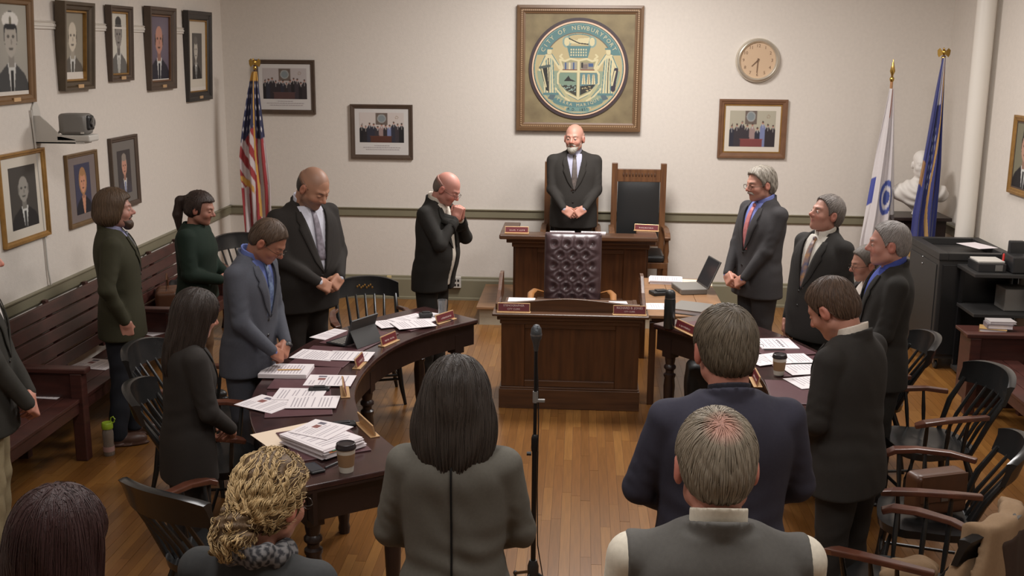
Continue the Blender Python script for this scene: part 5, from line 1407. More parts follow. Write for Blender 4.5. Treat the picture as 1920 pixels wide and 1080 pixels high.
person('tall man in navy suit with greying brown hair, back turned', (.525, 3.66), 97, 1.835, hair='short', t=.012, hcol=(92, 80, 66), lcol=(98, 87, 72), skin=(180, 122, 104), shirt=(46, 45, 52), colr=-.012, jacket=(55, 54, 66), arms='elbow', pitch=.22, yaw=.08, bw=1.22, sw=1.14, strands=(4200, .055, .0003), jres=.008, hs=1.16, neck=1.15, srad=.0009, hres=.0045)
person('man in grey vest over white shirt with a bald spot, nearest the camera', (.365, 2.58), 92, 1.82, hair='crown_bald', t=.010, hcol=(122, 111, 96), lcol=(142, 131, 114), skin=(190, 132, 114), shirt=(222, 214, 196), top='vest', jacket=(98, 96, 92), trousers=(60, 56, 50), arms='clasp', pitch=.30, lean=.03, bw=1.24, sw=1.16, strands=(5200, .060, .0003), srad=.0009, vary=.16, steps=10, colr=.004, jres=.0075, hres=.0045, vw=.05, hs=1.13)
person('man with wavy grey hair, glasses, moustache and pink tie in grey suit', (1.44, 8.66), 207, 1.83, hair='wavy', t=.016, hcol=(150, 142, 130), moustache=(196, 190, 180), skin=(180, 132, 114), glasses=True, shirt=(120, 130, 190), tie=(168, 88, 92), tie2=(196, 130, 128), jacket=(61, 59, 60), arms='clasp', hz=.92, pitch=.12, yaw=-.05, bw=1.2, sw=1.12, vw=.07, strands=(600, .05, .0016), cf=120., srad=.0008)
person('man in dark suit and colourful patterned tie gazing upward on the right', (1.66, 7.46), 212, 1.765, hair='short', t=.011, hcol=(120, 112, 106), skin=(174, 126, 108), shirt=(220, 216, 206), tie=(70, 86, 120), tie2=(170, 130, 90), tsc=26, jacket=(45, 43, 41), arms='hang', pitch=-.24, yaw=-.22, eyes_open=True, belly=.04, strands=(600, .05, .0002), vw=.08, bw=1.18, sw=1.08, srad=.0009)
person('short-haired person with glasses mostly hidden behind the grey-haired man', (1.845, 6.90), 188, 1.52, female=True, sw=.9, hair='short', t=.014, hcol=(104, 96, 88), skin=(176, 128, 108), glasses=True, shirt=(210, 200, 190), jacket=(50, 46, 44), arms='clasp', pitch=.18)
person('grey-haired man in dark suit with bright blue shirt collar, in profile', (1.84, 6.46), 174, 1.735, hair='short', t=.008, hcol=(150, 144, 140), skin=(182, 130, 114), shirt=(70, 84, 160), jacket=(43, 41, 38), arms='clasp', pitch=.04, bw=1.22, sw=1.14, fat=.006, colr=.004, eyes_open=True, strands=(900, .045, .0002), neck=1.15, srad=.0009, hs=1.1)
person('young man with brown hair and black suit bowing his head, back turned', (1.255, 4.79), 138, 1.735, hair='short', t=.012, hcol=(76, 58, 46), lcol=(90, 70, 56), skin=(176, 124, 104), shirt=(224, 214, 200), jacket=(46, 43, 40), arms='clasp', pitch=.56, yaw=.05, lean=.08, bw=1.16, sw=1.1, strands=(1800, .06, .0003), colr=.002, jres=.008, srad=.0009, hs=1.12, hres=.0048)
person('person in dark coat and khaki trousers cut off by the left edge', (-2.99, 5.09), 20, 1.83, hair='short', t=.012, hcol=(90, 74, 60), skin=(190, 136, 118), shirt=WHITE, jacket=(52, 50, 46), trousers=(150, 136, 106), shoes=(60, 56, 52), arms='clasp', hz=.90, pitch=.12, bw=1.1)
# ================================================================= NAMEPLATES
def nameplate(label, loc, ang, L=.21, lines=None, hgt=.05, sz=None):
    """plate facing direction ang (degrees)"""
    t = thing('nameplate', label, 'nameplate', loc, math.radians(ang) + HP, 'maroon nameplates with gold rims')
    build('foot', MB().box((-L / 2 - .004, -.030, 0), (L / 2 + .004, .022, .007)), M_plate_gold, t, bevel=.002)
    Mx = TR(0, -.012, .006) @ Matrix.Rotation(math.radians(-14), 4, 'X')
    build('gold_rim', MB().box((-L / 2, 0, 0), (L / 2, .008, hgt + .012), Mx), M_plate_gold, t, bevel=.002)
    build('plate_face', MB().box((-L / 2 + .006, -.002, .006), (L / 2 - .006, 0, hgt + .006), Mx), M_maroon, t)
    if lines:
        n = len(lines)
        for i, s in enumerate(lines):
            size = (sz or [.022, .016])[i]; zc = .006 + hgt * (1 - (i + .55) / (n + .1)) if n > 1 else .006 + hgt / 2
            vs, fs = text_mesh(s, size)
            build('lettering', MB().add(vs, fs, Mx @ TR(0, -.003, zc) @ Matrix.Rotation(HP, 4, 'X')), M_letter, t)
    else:   # writing too small to make out in the photograph: worn pale strokes
        r = random.Random(len(label)); mb = MB(); x = -L * .30
        while x < L * .30:
            w = r.uniform(.004, .009); h = r.choice([.010, .012, .012]); 
            if r.random() > .14:
                mb.box((x, -.003, .020), (x + .0022, -.002, .020 + h), Mx); mb.box((x, -.003, .020 + r.choice([0, h * .45, h - .002])), (x + w, -.002, .0225 + r.choice([0, h * .4])), Mx)
            x += w + .004
        build('lettering', mb, M_letter, t)
    return t
nameplate('maroon and gold nameplate at the right end of the clerk desk ledge', (.39, 7.965, .7575), -90, .245, ['RICHARD B. JONES', 'CITY CLERK'], .056, [.023, .015])
nameplate('maroon and gold nameplate at the left end of the clerk desk ledge', (-.475, 7.965, .7575), -90, .245, ['STENOGRAPHER', 'CITY CLERK'], .056, [.021, .018])
nameplate('maroon and gold nameplate on the left front of the dais desk', (-.60, 10.44, .9425), -90, .23, None, .05)
nameplate('maroon nameplate on the right wing of the dais desk, turned a little', (.665, 10.72, .9425), -100, .24, None, .05)
nameplate('nameplate on left table beside the water glass', (-.955, 7.635, .7585), -30)
nameplate('nameplate on left table in front of the tablet computer', (-1.255, 7.00, .7585), -22, .19)
nameplate('small nameplate on left table beside the two white pages', (-1.345, 6.47, .7585), -4, .17)
nameplate('nameplate seen edge on between bound report and loose pages', (-1.325, 5.93, .7585), 14, .22)
nameplate('nameplate seen edge on beside the thick paper stack', (-1.075, 5.31, .7585), 30, .24)
nameplate('nameplate on right table next to the thermos flask', (.765, 7.50, .7585), 205, .26)
nameplate('nameplate on right table beside the bare maroon blotter', (1.075, 6.33, .7585), 180, .19)

# ================================================================= PAPERS
def page_art(seed, kind='text'):
    A = Art(34, 44, (226, 219, 220)); r = random.Random(seed); y = .90
    if kind == 'form':
        for _ in range(9): A.rect(.08, y - .012, r.uniform(.5, .92), y + .006, (160, 152, 158)); y -= .09
        A.rect(.55, .60, .9, .66, (90, 84, 96)); return A
    if kind == 'photo':
        A.rect(.50, .62, .72, .78, (136, 92, 88)); A.rect(.76, .62, .92, .80, (110, 106, 116))
    while y > .10:
        n = r.choice([2, 3, 4, 5])
        for _ in range(n):
            if y < .08: break
            x1 = r.uniform(.78, .92); 
            if kind == 'photo' and y > .58: x1 = .46
            A.rect(.10, y - .008, x1, y + .008, (168, 160, 166)); y -= .034
        y -= .035
    return A
PAGES = {}
def sheet(label, x, y, z, ang, kind='text', w=.216, h=.279, thick=.0012, mat_=None, name='paper_sheet', cat='paper', group='white printed pages', seed=0, tilt=(0, 0)):
    t = thing(name, label, cat, (x, y, z), math.radians(ang), group); t.rotation_euler = (tilt[0], tilt[1], math.radians(ang))
    build('page', MB().box((-w / 2, -h / 2, 0), (w / 2, h / 2, thick)), mat_ or M_paper, t)
    if kind != 'blank':
        k = (kind, seed % 3)
        if k not in PAGES:
            o = page_art(seed, kind).mesh('print', 1, 1, t, (0, 0, 0)); PAGES[k] = o.data
        else: o = mkobj('print', PAGES[k], t)
        o.location = (0, 0, thick + .0004); o.rotation_euler = (-HP, 0, 0); o.scale = (w * .98, 1, h * .98)
        # print faces up: the art mesh lies in XZ facing -Y
    return t
ZT = .7665; ZB = .7590
P = [ # label, x, y, z, angle, kind
 ('printed page fanned out farthest left of the papers by the glass', -1.30, 7.52, ZT, -60, 'text'),
 ('printed page at the centre of the papers by the glass', -1.20, 7.64, ZT + .0025, -40, 'text'),
 ('printed page under the little black gadget by the glass', -1.09, 7.69, ZT + .005, -28, 'form'),
 ('printed page nearest the table edge in the papers by the glass', -1.16, 7.47, ZT + .0075, -62, 'text'),
 ('loose page sticking out behind the tablet computer', -1.66, 7.18, ZB, -25, 'text'),
 ('white page left of a pair on the third blotter of the left table', -1.66, 6.65, ZT, 80, 'text'),
 ('white page right of a pair on the third blotter of the left table', -1.44, 6.64, ZT + .0025, 88, 'text'),
 ('page with two colour pictures beside the bound report', -1.45, 6.12, ZT, 92, 'photo'),
 ('page lying lowest of three in front of the dark-haired woman', -1.70, 5.66, ZT, 62, 'photo'),
 ('page with text columns on top of three in front of the dark-haired woman', -1.45, 5.70, ZT + .0050, 96, 'text'),
 ('page at the back of three in front of the dark-haired woman', -1.56, 5.84, ZT + .0025, 92, 'text'),
 ('white form leaning behind the coffee cup on the right table', 1.22, 6.82, ZT, -62, 'form'),
 ('white page among the spread pages right of the cup', 1.36, 6.84, ZT + .0025, -80, 'text'),
 ('white page near the suited young man on the right table', 1.42, 6.60, ZT + .005, -75, 'form'),
 ('narrow white page by the bare blotter near the suited young man', 1.41, 6.34, ZT + .0026, -70, 'form'),
 ('pale page behind the nameplate and thermos on the right table', .93, 7.55, ZT, -65, 'blank'),
 ('printed page hanging over the near edge of the small wooden desk', .66, 8.42, .7215, -88, 'text'),
]
for i, (lb, x, y, z, a, k) in enumerate(P): sheet(lb, x, y, z, a, k, seed=i)
sheet('news sheet with two pictures on the bench seat by the arm', -3.47, 7.42, .4315, 80, 'photo', w=.24, h=.30, seed=2)
sheet('folded pages on the bench seat nearer than the arm', -3.49, 6.73, .4315, 86, 'photo', w=.22, h=.24, seed=1)
sheet('white page on the bench beyond the young man', -3.42, 8.36, .4315, 60, 'text', w=.20, h=.24, seed=1)
sheet('cream folder sheet under the thick paper stack on the left table', -1.45, 5.20, ZB + .0005, -50, 'blank', w=.24, h=.32, mat_=M_cream_paper, name='folder', cat='folder', group=None)

def stack(name, label, x, y, z, ang, n, cat, w=.216, h=.279, dz=.0035, jitter=.006, cols=None, seed=1, top='text'):
    t = thing(name, label, cat, (x, y, z), math.radians(ang)); r = random.Random(seed)
    for i in range(n):
        dx, dy, a = r.uniform(-jitter, jitter), r.uniform(-jitter, jitter), r.uniform(-.03, .03) * jitter * 60
        m = M_paper if not cols else cols[i % len(cols)]
        build('leaf_bundle', MB().box((-w / 2, -h / 2, dz * i), (w / 2, h / 2, dz * (i + 1) - .0004), TR(dx, dy, 0) @ RZ(a)), m, t)
    o = page_art(seed, top).mesh('print', w * .96, h * .96, t, (0, 0, dz * n + .0006)); o.rotation_euler = (-HP, 0, 0)
    return t
M_tab_red = mat('red_tab', (190, 84, 84), rough=.6); M_tab_green = mat('green_tab', (84, 150, 116), rough=.6); M_tab_orange = mat('orange_tab', (214, 140, 90), rough=.6)
br = stack('bound_report', 'thick bound report with a yellow pencil line on its cover', -1.745, 6.25, ZT, 92, 6, 'report', w=.23, h=.29, dz=.004, jitter=.001, seed=3)
pc = tag(build('pencil', MB().tube([(-.07, 0, 0), (.06, 0, 0), (.075, 0, 0)], [.0038, .0038, .0006], 6), mat('yellow_pencil', (206, 160, 90), rough=.5), None, loc=(-1.72, 6.22, ZT + .0295), rot=(0, 0, math.radians(8)), smooth=True), 'yellow pencil lying on the bound report', 'pencil')
st = stack('paper_stack', 'thick stack of papers with coloured tabs beside the coffee cup', -1.245, 5.06, ZT, 52, 9, 'paper stack', w=.25, h=.34, dz=.0055, jitter=.010, seed=8, top='photo')
for (a, b, m) in ((-.08, .02, M_tab_green), (-.10, -.03, M_tab_orange), (-.02, .05, M_tab_red)):
    build('index_tab', MB().box((a, -.180, .030 + .006 * (m is M_tab_green)), (b, -.162, .033 + .006 * (m is M_tab_green))), m, st)
build('index_tab', MB().box((.118, -.10, .012), (.138, -.04, .015)), M_tab_red, st)
sheet('newspaper clipping page on top of the thick stack', -1.27, 5.14, ZT + .0515, 66, 'photo', w=.22, h=.24, seed=1)
# little clip and gadgets
def gadget(label, x, y, z, ang, s=1.0, cat='device', name='black_gadget', w=.10, d=.06, h=.03):
    t = thing(name, label, cat, (x, y, z), math.radians(ang))
    build('gadget_body', MB().box((-w / 2 * s, -d / 2 * s, 0), (w / 2 * s, d / 2 * s, h * s)), M_black_plastic, t, bevel=.008)
    build('gadget_top', MB().box((-w * .25 * s, -d * .3 * s, h * s), (w * .3 * s, d * .25 * s, h * 1.35 * s)), M_black_plastic, t, bevel=.004)
    return t
gadget('small black gadget on the papers by the water glass', -1.10, 7.68, ZT + .0125, 15, name='pager')
gadget('black binder clip lump behind the three loose pages', -1.47, 5.93, ZB, 10, name='binder_clip', cat='clip', w=.12, d=.05, h=.026)
gadget('black wallet-like case behind the thick stack', -1.22, 5.36, ZB, 20, name='black_case', cat='case', w=.16, d=.06, h=.02)
ph = thing('mobile_phone', 'dark mobile phone near the front corner of the left table', 'phone', (-1.22, 4.76, ZB), math.radians(38))
build('phone_body', MB().box((-.035, -.065, 0), (.035, .065, .012)), M_black_plastic, ph, bevel=.005); build('screen', MB().box((-.03, -.05, .0121), (.03, .05, .0128)), mat('phone_screen', (56, 58, 64), rough=.1), ph)
for i, (x, y, a, lb) in enumerate([(-1.13, 4.83, 60, 'black pen beside the mobile phone on the left table'), (1.42, 6.71, 8, 'black pen lying across the pages on the right table'), (1.30, 7.02, 5, 'black pen below the ring binder')]):
    tag(build('pen', MB().tube([(-.07, 0, 0), (.065, 0, 0), (.072, 0, 0)], [.0045, .0045, .001], 8), M_black_plastic, None, loc=(x, y, ZB + .005 + (.012 if i else 0)), rot=(0, 0, math.radians(a)), smooth=True), lb, 'pen')

# ================================================================= CUPS, GLASS, FLASK, BOTTLE
def coffee_cup(label, x, y, z):
    t = thing('coffee_cup', label, 'cup', (x, y, z))
    build('cup_body', MB().lathe([(.030, 0), (.031, .004), (.0415, .108), (.0425, .112)], 28), mat('white_paper_cup', (200, 194, 182), rough=.6), t, smooth=True)
    build('sleeve', MB().lathe([(.0335, .028), (.0342, .028), (.0398, .085), (.039, .085)], 28), mat('brown_card_sleeve', (138, 108, 78), rough=.8), t, smooth=True)
    build('lid', MB().lathe([(.0445, .106), (.0450, .114), (.0420, .119), (.0410, .128), (.0380, .130), (.036, .1255), (.0, .1255)], 28), mat('dark_cup_lid', (40, 34, 36), rough=.35), t, smooth=True)
    return t
c1 = coffee_cup('takeaway coffee cup with dark lid on the left table near corner', -1.06, 4.75, ZB); c1.scale = (1.08,) * 3
coffee_cup('takeaway coffee cup with dark lid on the right table', 1.235, 6.49, ZT)
M_clear = mat('clear_glass', (235, 238, 240), rough=.03, trans=.9, spec=.5)
gl = thing('water_glass', 'clear glass tumbler of water on the far end of the left table', 'glass', (-.99, 7.78, ZB))
build('tumbler', MB().lathe([(.028, 0), (.036, .11), (.0375, .125), (.0355, .125), (.034, .11), (.0265, .006), (.0, .006)], 24), M_clear, gl, smooth=True)
fl = thing('thermos_flask', 'tall black thermos flask on the far end of the right table', 'flask', (.655, 7.60, ZB))
build('flask_body', MB().lathe([(.038, 0), (.040, .005), (.040, .20), (.036, .215), (.036, .22)], 24), mat('black_enamel', (34, 38, 38), rough=.25), fl, smooth=True)
build('flask_cap', MB().lathe([(.037, .22), (.037, .245), (.034, .262), (.022, .275), (.010, .278)], 24), M_black_plastic, fl, smooth=True)
build('steel_ring', MB().lathe([(.0385, .214), (.0385, .221)], 24), M_grey_metal, fl)
wb = thing('water_bottle', 'clear plastic water bottle with lime green cap standing on the floor', 'bottle', (-3.12, 6.76, 0))
build('bottle_body', MB().lathe([(.034, 0), (.037, .006), (.037, .06), (.034, .09), (.036, .12), (.037, .16), (.030, .185), (.028, .19)], 24), mat('cloudy_plastic', (186, 174, 160), rough=.12, trans=.6, var=.2, vscale=20), wb, smooth=True)
build('cap', MB().lathe([(.036, .188), (.037, .19), (.037, .222), (.032, .23), (.0, .23)], 24), mat('lime_plastic', (150, 178, 48), rough=.4), wb, smooth=True)
build('cap_loop', MB().tube([(.03, 0, .222), (.05, 0, .235), (.056, 0, .255), (.044, 0, .272), (.028, 0, .262), (.024, 0, .235)], .0045, 6), mat('lime_plastic', (150, 178, 48)), wb, smooth=True)
build('label_patch', MB().lathe([(.0375, .03), (.0377, .035), (.0377, .06), (.0375, .065)], 24), mat('pinkish_label', (176, 140, 132), rough=.6), wb)

# ================================================================= TABLET, LAPTOP, BINDER
tb = thing('tablet_computer', 'tablet computer propped in black cover with a keyboard on the left table', 'tablet', (-1.47, 6.98, ZB + .0075), math.radians(62))
M_cover = mat('dark_tablet_cover', (60, 60, 60), rough=.5)
build('keyboard', MB().box((-.13, -.0, 0), (.13, .15, .010)), M_black_plastic, tb, bevel=.003, loc=(0, .0, 0))
kk = MB()
for r_ in range(4):
    for c_ in range(11): kk.box((-.118 + c_ * .0218, .02 + r_ * .027, .010), (-.100 + c_ * .0218, .041 + r_ * .027, .0125))
build('keys', kk, M_grey_plastic, tb, kind='stuff')
Mt = TR(0, -.015, .006) @ Matrix.Rotation(math.radians(20), 4, 'X')
build('tablet_body', MB().box((-.135, -.006, 0), (.135, .006, .19), Mt), M_cover, tb, bevel=.003)
build('screen', MB().box((-.125, .0062, .010), (.125, .0072, .18), Mt), mat('tablet_screen', (52, 54, 58), rough=.1), tb)
build('cover_flap', MB().box((-.13, -.004, 0), (.13, .0, .16), TR(0, -.115, .0) @ Matrix.Rotation(math.radians(-28), 4, 'X')), M_cover, tb)

dk = thing('wooden_side_desk', 'small brown wooden desk with laptop and papers right of the dais desk', 'desk', (0, 0, 0))
for a, b in ((.54, .745), (.747, .95), (.952, 1.15)): build('top_board', MB().box((a, 8.12, .695), (b, 9.52, .72)), M_platform, dk, bevel=.003)
for x in (.58, 1.11):
    for y in (8.17, 9.47): build('leg', MB().cbox((x, y, .33), (.05, .05, .66)), M_desk, dk, bevel=.004)
build('apron', MB().box((.57, 8.16, .62), (1.12, 8.19, .695)).box((.57, 9.45, .62), (1.12, 9.48, .695)).box((.57, 8.19, .62), (.60, 9.45, .695)).box((1.09, 8.19, .62), (1.12, 9.45, .695)), M_desk_x, dk)
stack('paper_stack', 'white paper pile at the back of the small wooden desk', .76, 9.36, .7205, 86, 5, 'paper stack', w=.22, h=.28, dz=.006, jitter=.006, seed=4)
sheet('cream folder beside the laptop on the small wooden desk', 1.00, 9.36, .7207, 84, 'blank', w=.24, h=.32, mat_=M_cream_paper, name='folder', cat='folder', group=None)
lp = thing('laptop', 'grey laptop seen side on with open lid on the small wooden desk', 'laptop', (.93, 9.02, .7208), math.radians(-78))
build('laptop_base', MB().box((-.15, -.11, 0), (.15, .11, .045)), M_grey_plastic, lp, bevel=.006)
build('vent_panel', MB().box((-.11, -.112, .008), (.09, -.109, .036)), mat('dark_grey_vent', (84, 84, 80), rough=.5), lp)
build('laptop_lid', MB().box((-.155, -.006, 0), (.155, .006, .25), TR(0, .115, .04) @ Matrix.Rotation(math.radians(-24), 4, 'X')), M_grey_metal, lp, bevel=.004)
build('screen', MB().box((-.14, -.0072, .015), (.14, -.006, .24), TR(0, .115, .04) @ Matrix.Rotation(math.radians(-24), 4, 'X')), mat('laptop_screen', (44, 44, 46), rough=.15), lp)
for sx in (-1,): gadget('dark desk telephone in front of the laptop', .68, 8.86, .7205, 20, name='desk_telephone', cat='telephone', w=.16, d=.12, h=.03)
rb_ = thing('report_binder', 'grey binder with white pages at front of the wooden desk behind the thermos', 'binder', (.88, 8.30, .7205), math.radians(-24))
build('binder_cover', MB().box((-.13, -.15, 0), (.13, .15, .004)).box((-.13, -.15, .034), (.13, .15, .038)).box((-.134, -.15, 0), (-.130, .15, .038)), M_grey_plastic, rb_)
build('page_block', MB().box((-.125, -.14, .005), (.12, .14, .033)), M_paper, rb_)
rg = thing('ring_binder', 'open ring binder with printed table on the right table', 'binder', (1.335, 7.19, ZT), math.radians(-84))
build('binder_page', MB().box((-.13, -.125, 0), (.13, .125, .008)), M_paper, rg)
A_ = Art(60, 50, (224, 217, 220))
for q in range(6): A_.rect(.12, .14 + .12 * q, .88, .155 + .12 * q, (150, 142, 150))
for q in range(5): A_.rect(.18 + .15 * q, .58, .25 + .15 * q + .02 * (q % 2), .66, (62, 58, 66)); A_.rect(.2 + .16 * q, .30, .24 + .16 * q, .34, (120, 112, 120))
o = A_.mesh('print', .25, .24, rg, (0, 0, .0088)); o.rotation_euler = (-HP, 0, 0)
for k in range(3): build('ring', MB().tube([(-.09 + .09 * k, -.125 + .02 * math.sin(a), .008 + .018 * math.cos(a) if False else .010 + .016 * math.sin(a)) if False else (-.09 + .09 * k, -.122 + .016 * math.cos(a), .010 + .016 * math.sin(a)) for a in np.linspace(0, math.pi, 9)], .0022, 6), M_grey_metal, rg, smooth=True)
for i, (x, y, z, a, lb) in enumerate([(-.10, 10.56, .943, 2, 'low white paper pile left of centre on the dais desk'), (.20, 10.56, .943, -3, 'low white paper pile right of centre on the dais desk')]):
    stack('paper_stack', lb, x - .06, y - .06, z, 90 + a, 2, 'paper stack', w=.10, h=.24, dz=.006, jitter=.001, seed=5 + i)
stack('paper_stack', 'white papers behind the gallery board at left of the clerk desk', -.44, 8.33, .7255, 0, 3, 'paper stack', w=.21, h=.28, dz=.010, jitter=.004, seed=6)
stack('paper_stack', 'white papers at right inside the clerk desk', .33, 8.40, .7255, 5, 2, 'paper stack', w=.14, h=.20, dz=.006, jitter=.004, seed=7)

# ================================================================= MICROPHONE STAND
ms = thing('microphone_stand', 'black microphone on a slim floor stand in the middle aisle', 'microphone', (-.19, 4.98, 0))
build('pole', MB().lathe([(.0085, .70), (.0085, 1.335)], 12, TR(.0, .0, 0)), M_black_metal, ms, smooth=True)
build('lower_tube', MB().lathe([(.0125, .12), (.0125, .80), (.016, .80), (.017, .815), (.017, .865), (.013, .88), (.0085, .885)], 14), M_black_metal, ms, smooth=True)
build('clutch_knob', MB().lathe([(.010, 0), (.010, .022)], 10, TR(-.016, 0, .785) @ Matrix.Rotation(-HP, 4, 'Y')), M_black_plastic, ms)
build('hub', MB().lathe([(.02, .10), (.028, .12), (.028, .20), (.018, .23)], 14), M_black_plastic, ms, smooth=True)
for k in range(3):
    a = math.radians(90 + 120 * k + 20)
    lg = build('leg', MB().tube([(.02 * math.cos(a), .02 * math.sin(a), .16), (.30 * math.cos(a), .30 * math.sin(a), .012)], .008, 8), M_black_metal, ms, smooth=True)
    build('rubber_foot', MB().ball((.30 * math.cos(a), .30 * math.sin(a), .014), .013, 8, 6), M_black_plastic, lg)
mh = build('microphone_head', MB().lathe([(.010, 1.30), (.014, 1.325), (.018, 1.345), (.0255, 1.362), (.027, 1.385), (.024, 1.410), (.013, 1.426), (.004, 1.429)], 20), mat('mic_mesh_grille', (84, 88, 92), rough=.3, metal=.7, bump=.3, bscale=400), ms, smooth=True)
build('grille_band', MB().lathe([(.0275, 1.376), (.0275, 1.384)], 20), M_grey_metal, mh)
build('cable_clip', MB().box((-.008, -.012, 1.05), (.045, .006, 1.062)).lathe([(.013, 1.045), (.013, 1.10)], 10), M_grey_plastic, ms)
build('microphone_cable', MB().tube([(.0, .014, 1.30), (.010, .016, 1.15), (.016, .014, .95), (.014, .018, .6), (.02, .02, .3), (.06, .08, .02), (.2, .2, .006)], .003, 6), M_black_plastic, ms, smooth=True)

# ================================================================= FLAGS
def flag(name, label, x, y, pole_h, ptop, drop, widths, color_fn, pole_m, finial, seed=0, base=True, fringe=None, lean=(0, 0), polew=.014, side=-1, amp=.03):
    t = thing(name, label, 'flag', (x, y, 0))
    lx, ly = lean
    build('pole', MB().tube([(0, 0, .06), (lx, ly, pole_h)], polew, 12), pole_m, t, smooth=True)
    build('stand', MB().lathe([(.12, 0), (.12, .015), (.09, .03), (.05, .045), (.025, .10), (.02, .14)], 24), M_brass, t, smooth=True)
    f = finial(TR(lx, ly, pole_h)); build('finial', f, M_brass, t, smooth=True)
    nu, nv = 90, 110; vs = []; cols = []
    r = random.Random(seed)
    for j in range(nv + 1):
        v = j / nv; z = ptop - drop * v; px = lx * (z / pole_h); py = ly * (z / pole_h)
        L, Rr_ = widths(v)
        for i in range(nu + 1):
            u = i / nu; xx = px + L + (Rr_ - L) * u
            open_ = min(1, v * 3 + .12)
            yy = py - .03 - amp * open_ * (math.sin(u * 13 + 1.2 * math.sin(v * 3) + seed) + .45 * math.sin(u * 29 + v * 4 + seed)) - .02 * math.sin(math.pi * u)
            zz = z - .05 * open_ * math.sin(u * 9 + seed) * (v > .0) * v
            vs.append((xx, yy, zz)); cols.append(color_fn(u, v, xx - px, z))
    fs = [(j * (nu + 1) + i, (j + 1) * (nu + 1) + i, (j + 1) * (nu + 1) + i + 1, j * (nu + 1) + i + 1) for j in range(nv) for i in range(nu)]
    mb = MB(); mb.v = vs; mb.f = fs
    cl = np.array([lin(c) for c in cols])
    o = build('cloth', mb, mat('flag_cloth', (255, 255, 255), rough=.7, attr='Col', sheen=.3), t, smooth=True, cols=cl)
    md = o.modifiers.new('thick', 'SOLIDIFY'); md.thickness = .004
    return t
def spear(Mx):
    mb = MB(); mb.lathe([(.012, -.02), (.022, 0), (.022, .02), (.010, .035), (.012, .05), (.026, .085), (.014, .14), (.002, .20)], 14, Mx); return mb
def eagle(Mx):
    mb = MB(); Mx = Mx @ Matrix.Scale(.8, 4); mb.lathe([(.014, -.06), (.024, -.04), (.024, -.02), (.012, 0)], 12, Mx); mb.ball((0, 0, .035), (.024, .028, .035), 10, 8, Mx); mb.ball((-.012, -.02, .075), (.013, .018, .014), 8, 6, Mx)
    for s in (-1, 1): mb.add([(s * .012, .0, .015), (s * .02, .01, .05), (s * .05, .012, .085), (s * .075, .01, .06), (s * .07, .012, .01), (s * .055, .01, -.02), (s * .012, -.012, .015), (s * .02, -.002, .05), (s * .05, -.0, .085), (s * .075, -.0, .06), (s * .07, .0, .01), (s * .055, -.0, -.02)],
        [(0, 1, 2, 3, 4, 5), (11, 10, 9, 8, 7, 6), (0, 6, 7, 1), (1, 7, 8, 2), (2, 8, 9, 3), (3, 9, 10, 4), (4, 10, 11, 5), (5, 11, 6, 0)], Mx)
    return mb
RED, WHT, NAVY, FR = (150, 46, 50), (196, 184, 184), (44, 46, 78), (196, 150, 70)
def us_col(u, v, x, z):
    if abs(u - (.52 + .12 * v)) < .035 - .008 * v and v < .80: return FR
    left = u < .52 + .12 * v
    if left and v > .56 and abs((v - .56) - (u / .5) * .12) < .02 and u < .45: return FR
    if v < .24 + .14 * (1 - u) * (left) + (.12 if not left else 0):
        if v < .05: return FR
        k = (int(u * 16 + (int(v * 34) % 2) * .5), int(v * 34)); fu = (u * 16 + (k[1] % 2) * .5) % 1; fv = (v * 34) % 1
        if k[1] % 2 == 0 and (fu - .5) ** 2 + (fv - .5) ** 2 < .12 and k[0] % 2 == 0: return (210, 206, 206)
        return NAVY
    if left and v < .62: s = (v * 1.7 - u * .55) * 9.0
    else: s = (u + .10 * v) * 7.2
    return RED if int(math.floor(s)) % 2 == 0 else WHT
flag('striped_flag', 'red white and blue striped flag with gold fringe on pole in the left corner', -3.31, 11.10, 2.50, 2.44, 1.85,
     lambda v: (-.02 - .16 * min(1, v * 2.2) ** .8 + .06 * max(0, v - .55), .03 + .10 * min(1, v * 1.6)), us_col, mat('dark_pole', (90, 60, 40), rough=.3), eagle, seed=1, lean=(0, 0))
def ma_col(u, v, x, z):
    c = (206, 200, 200)
    d = math.hypot((u - .64) * .9, (v - .60) * 2.2)
    if .13 < d < .21: return (62, 78, 150) if d > .145 else (170, 176, 200)
    if d < .085: return (54, 72, 140)
    if u < .16 and .50 < v < .66: return (62, 72, 150)
    if v < .16 and abs(u - .62 + v) < .10: return (176, 130, 116)
    return c
flag('white_flag', 'white flag with blue shield hanging on a pole near the bust', 3.01, 11.05, 2.42, 2.34, 1.75,
     lambda v: (-.02 - .17 * min(1, v * 1.15), .02 + .11 * min(1, v * 1.4)), ma_col, mat('pale_pole', (176, 130, 90), rough=.3), spear, seed=3)
def bl_col(u, v, x, z):
    e = .60 + .10 * math.sin(v * 7)
    if abs(u - e) < .045: return (170, 132, 74)
    if v < .22 and .25 < u < .6: return (190, 186, 192)
    if u < .14 and .50 < v < .62: return (150, 110, 70)
    if v > .955: return (180, 142, 80)
    if .28 < u < .5 and .33 < v < .62 and (math.sin(u * 90 + v * 40) * math.sin(v * 70) > .55): return (170, 176, 200)
    return (44, 50, 112)
flag('blue_flag', 'dark blue gold-fringed flag on a brown pole in front of the bust', 3.40, 10.72, 2.66, 2.64, 1.95,
     lambda v: (-.02 - .16 * min(1, v * 1.3), .01 + .04 * min(1, v * 2)), bl_col, mat('dark_pole', (90, 60, 40), rough=.3), eagle, seed=5, lean=(-.02, 0), polew=.018)

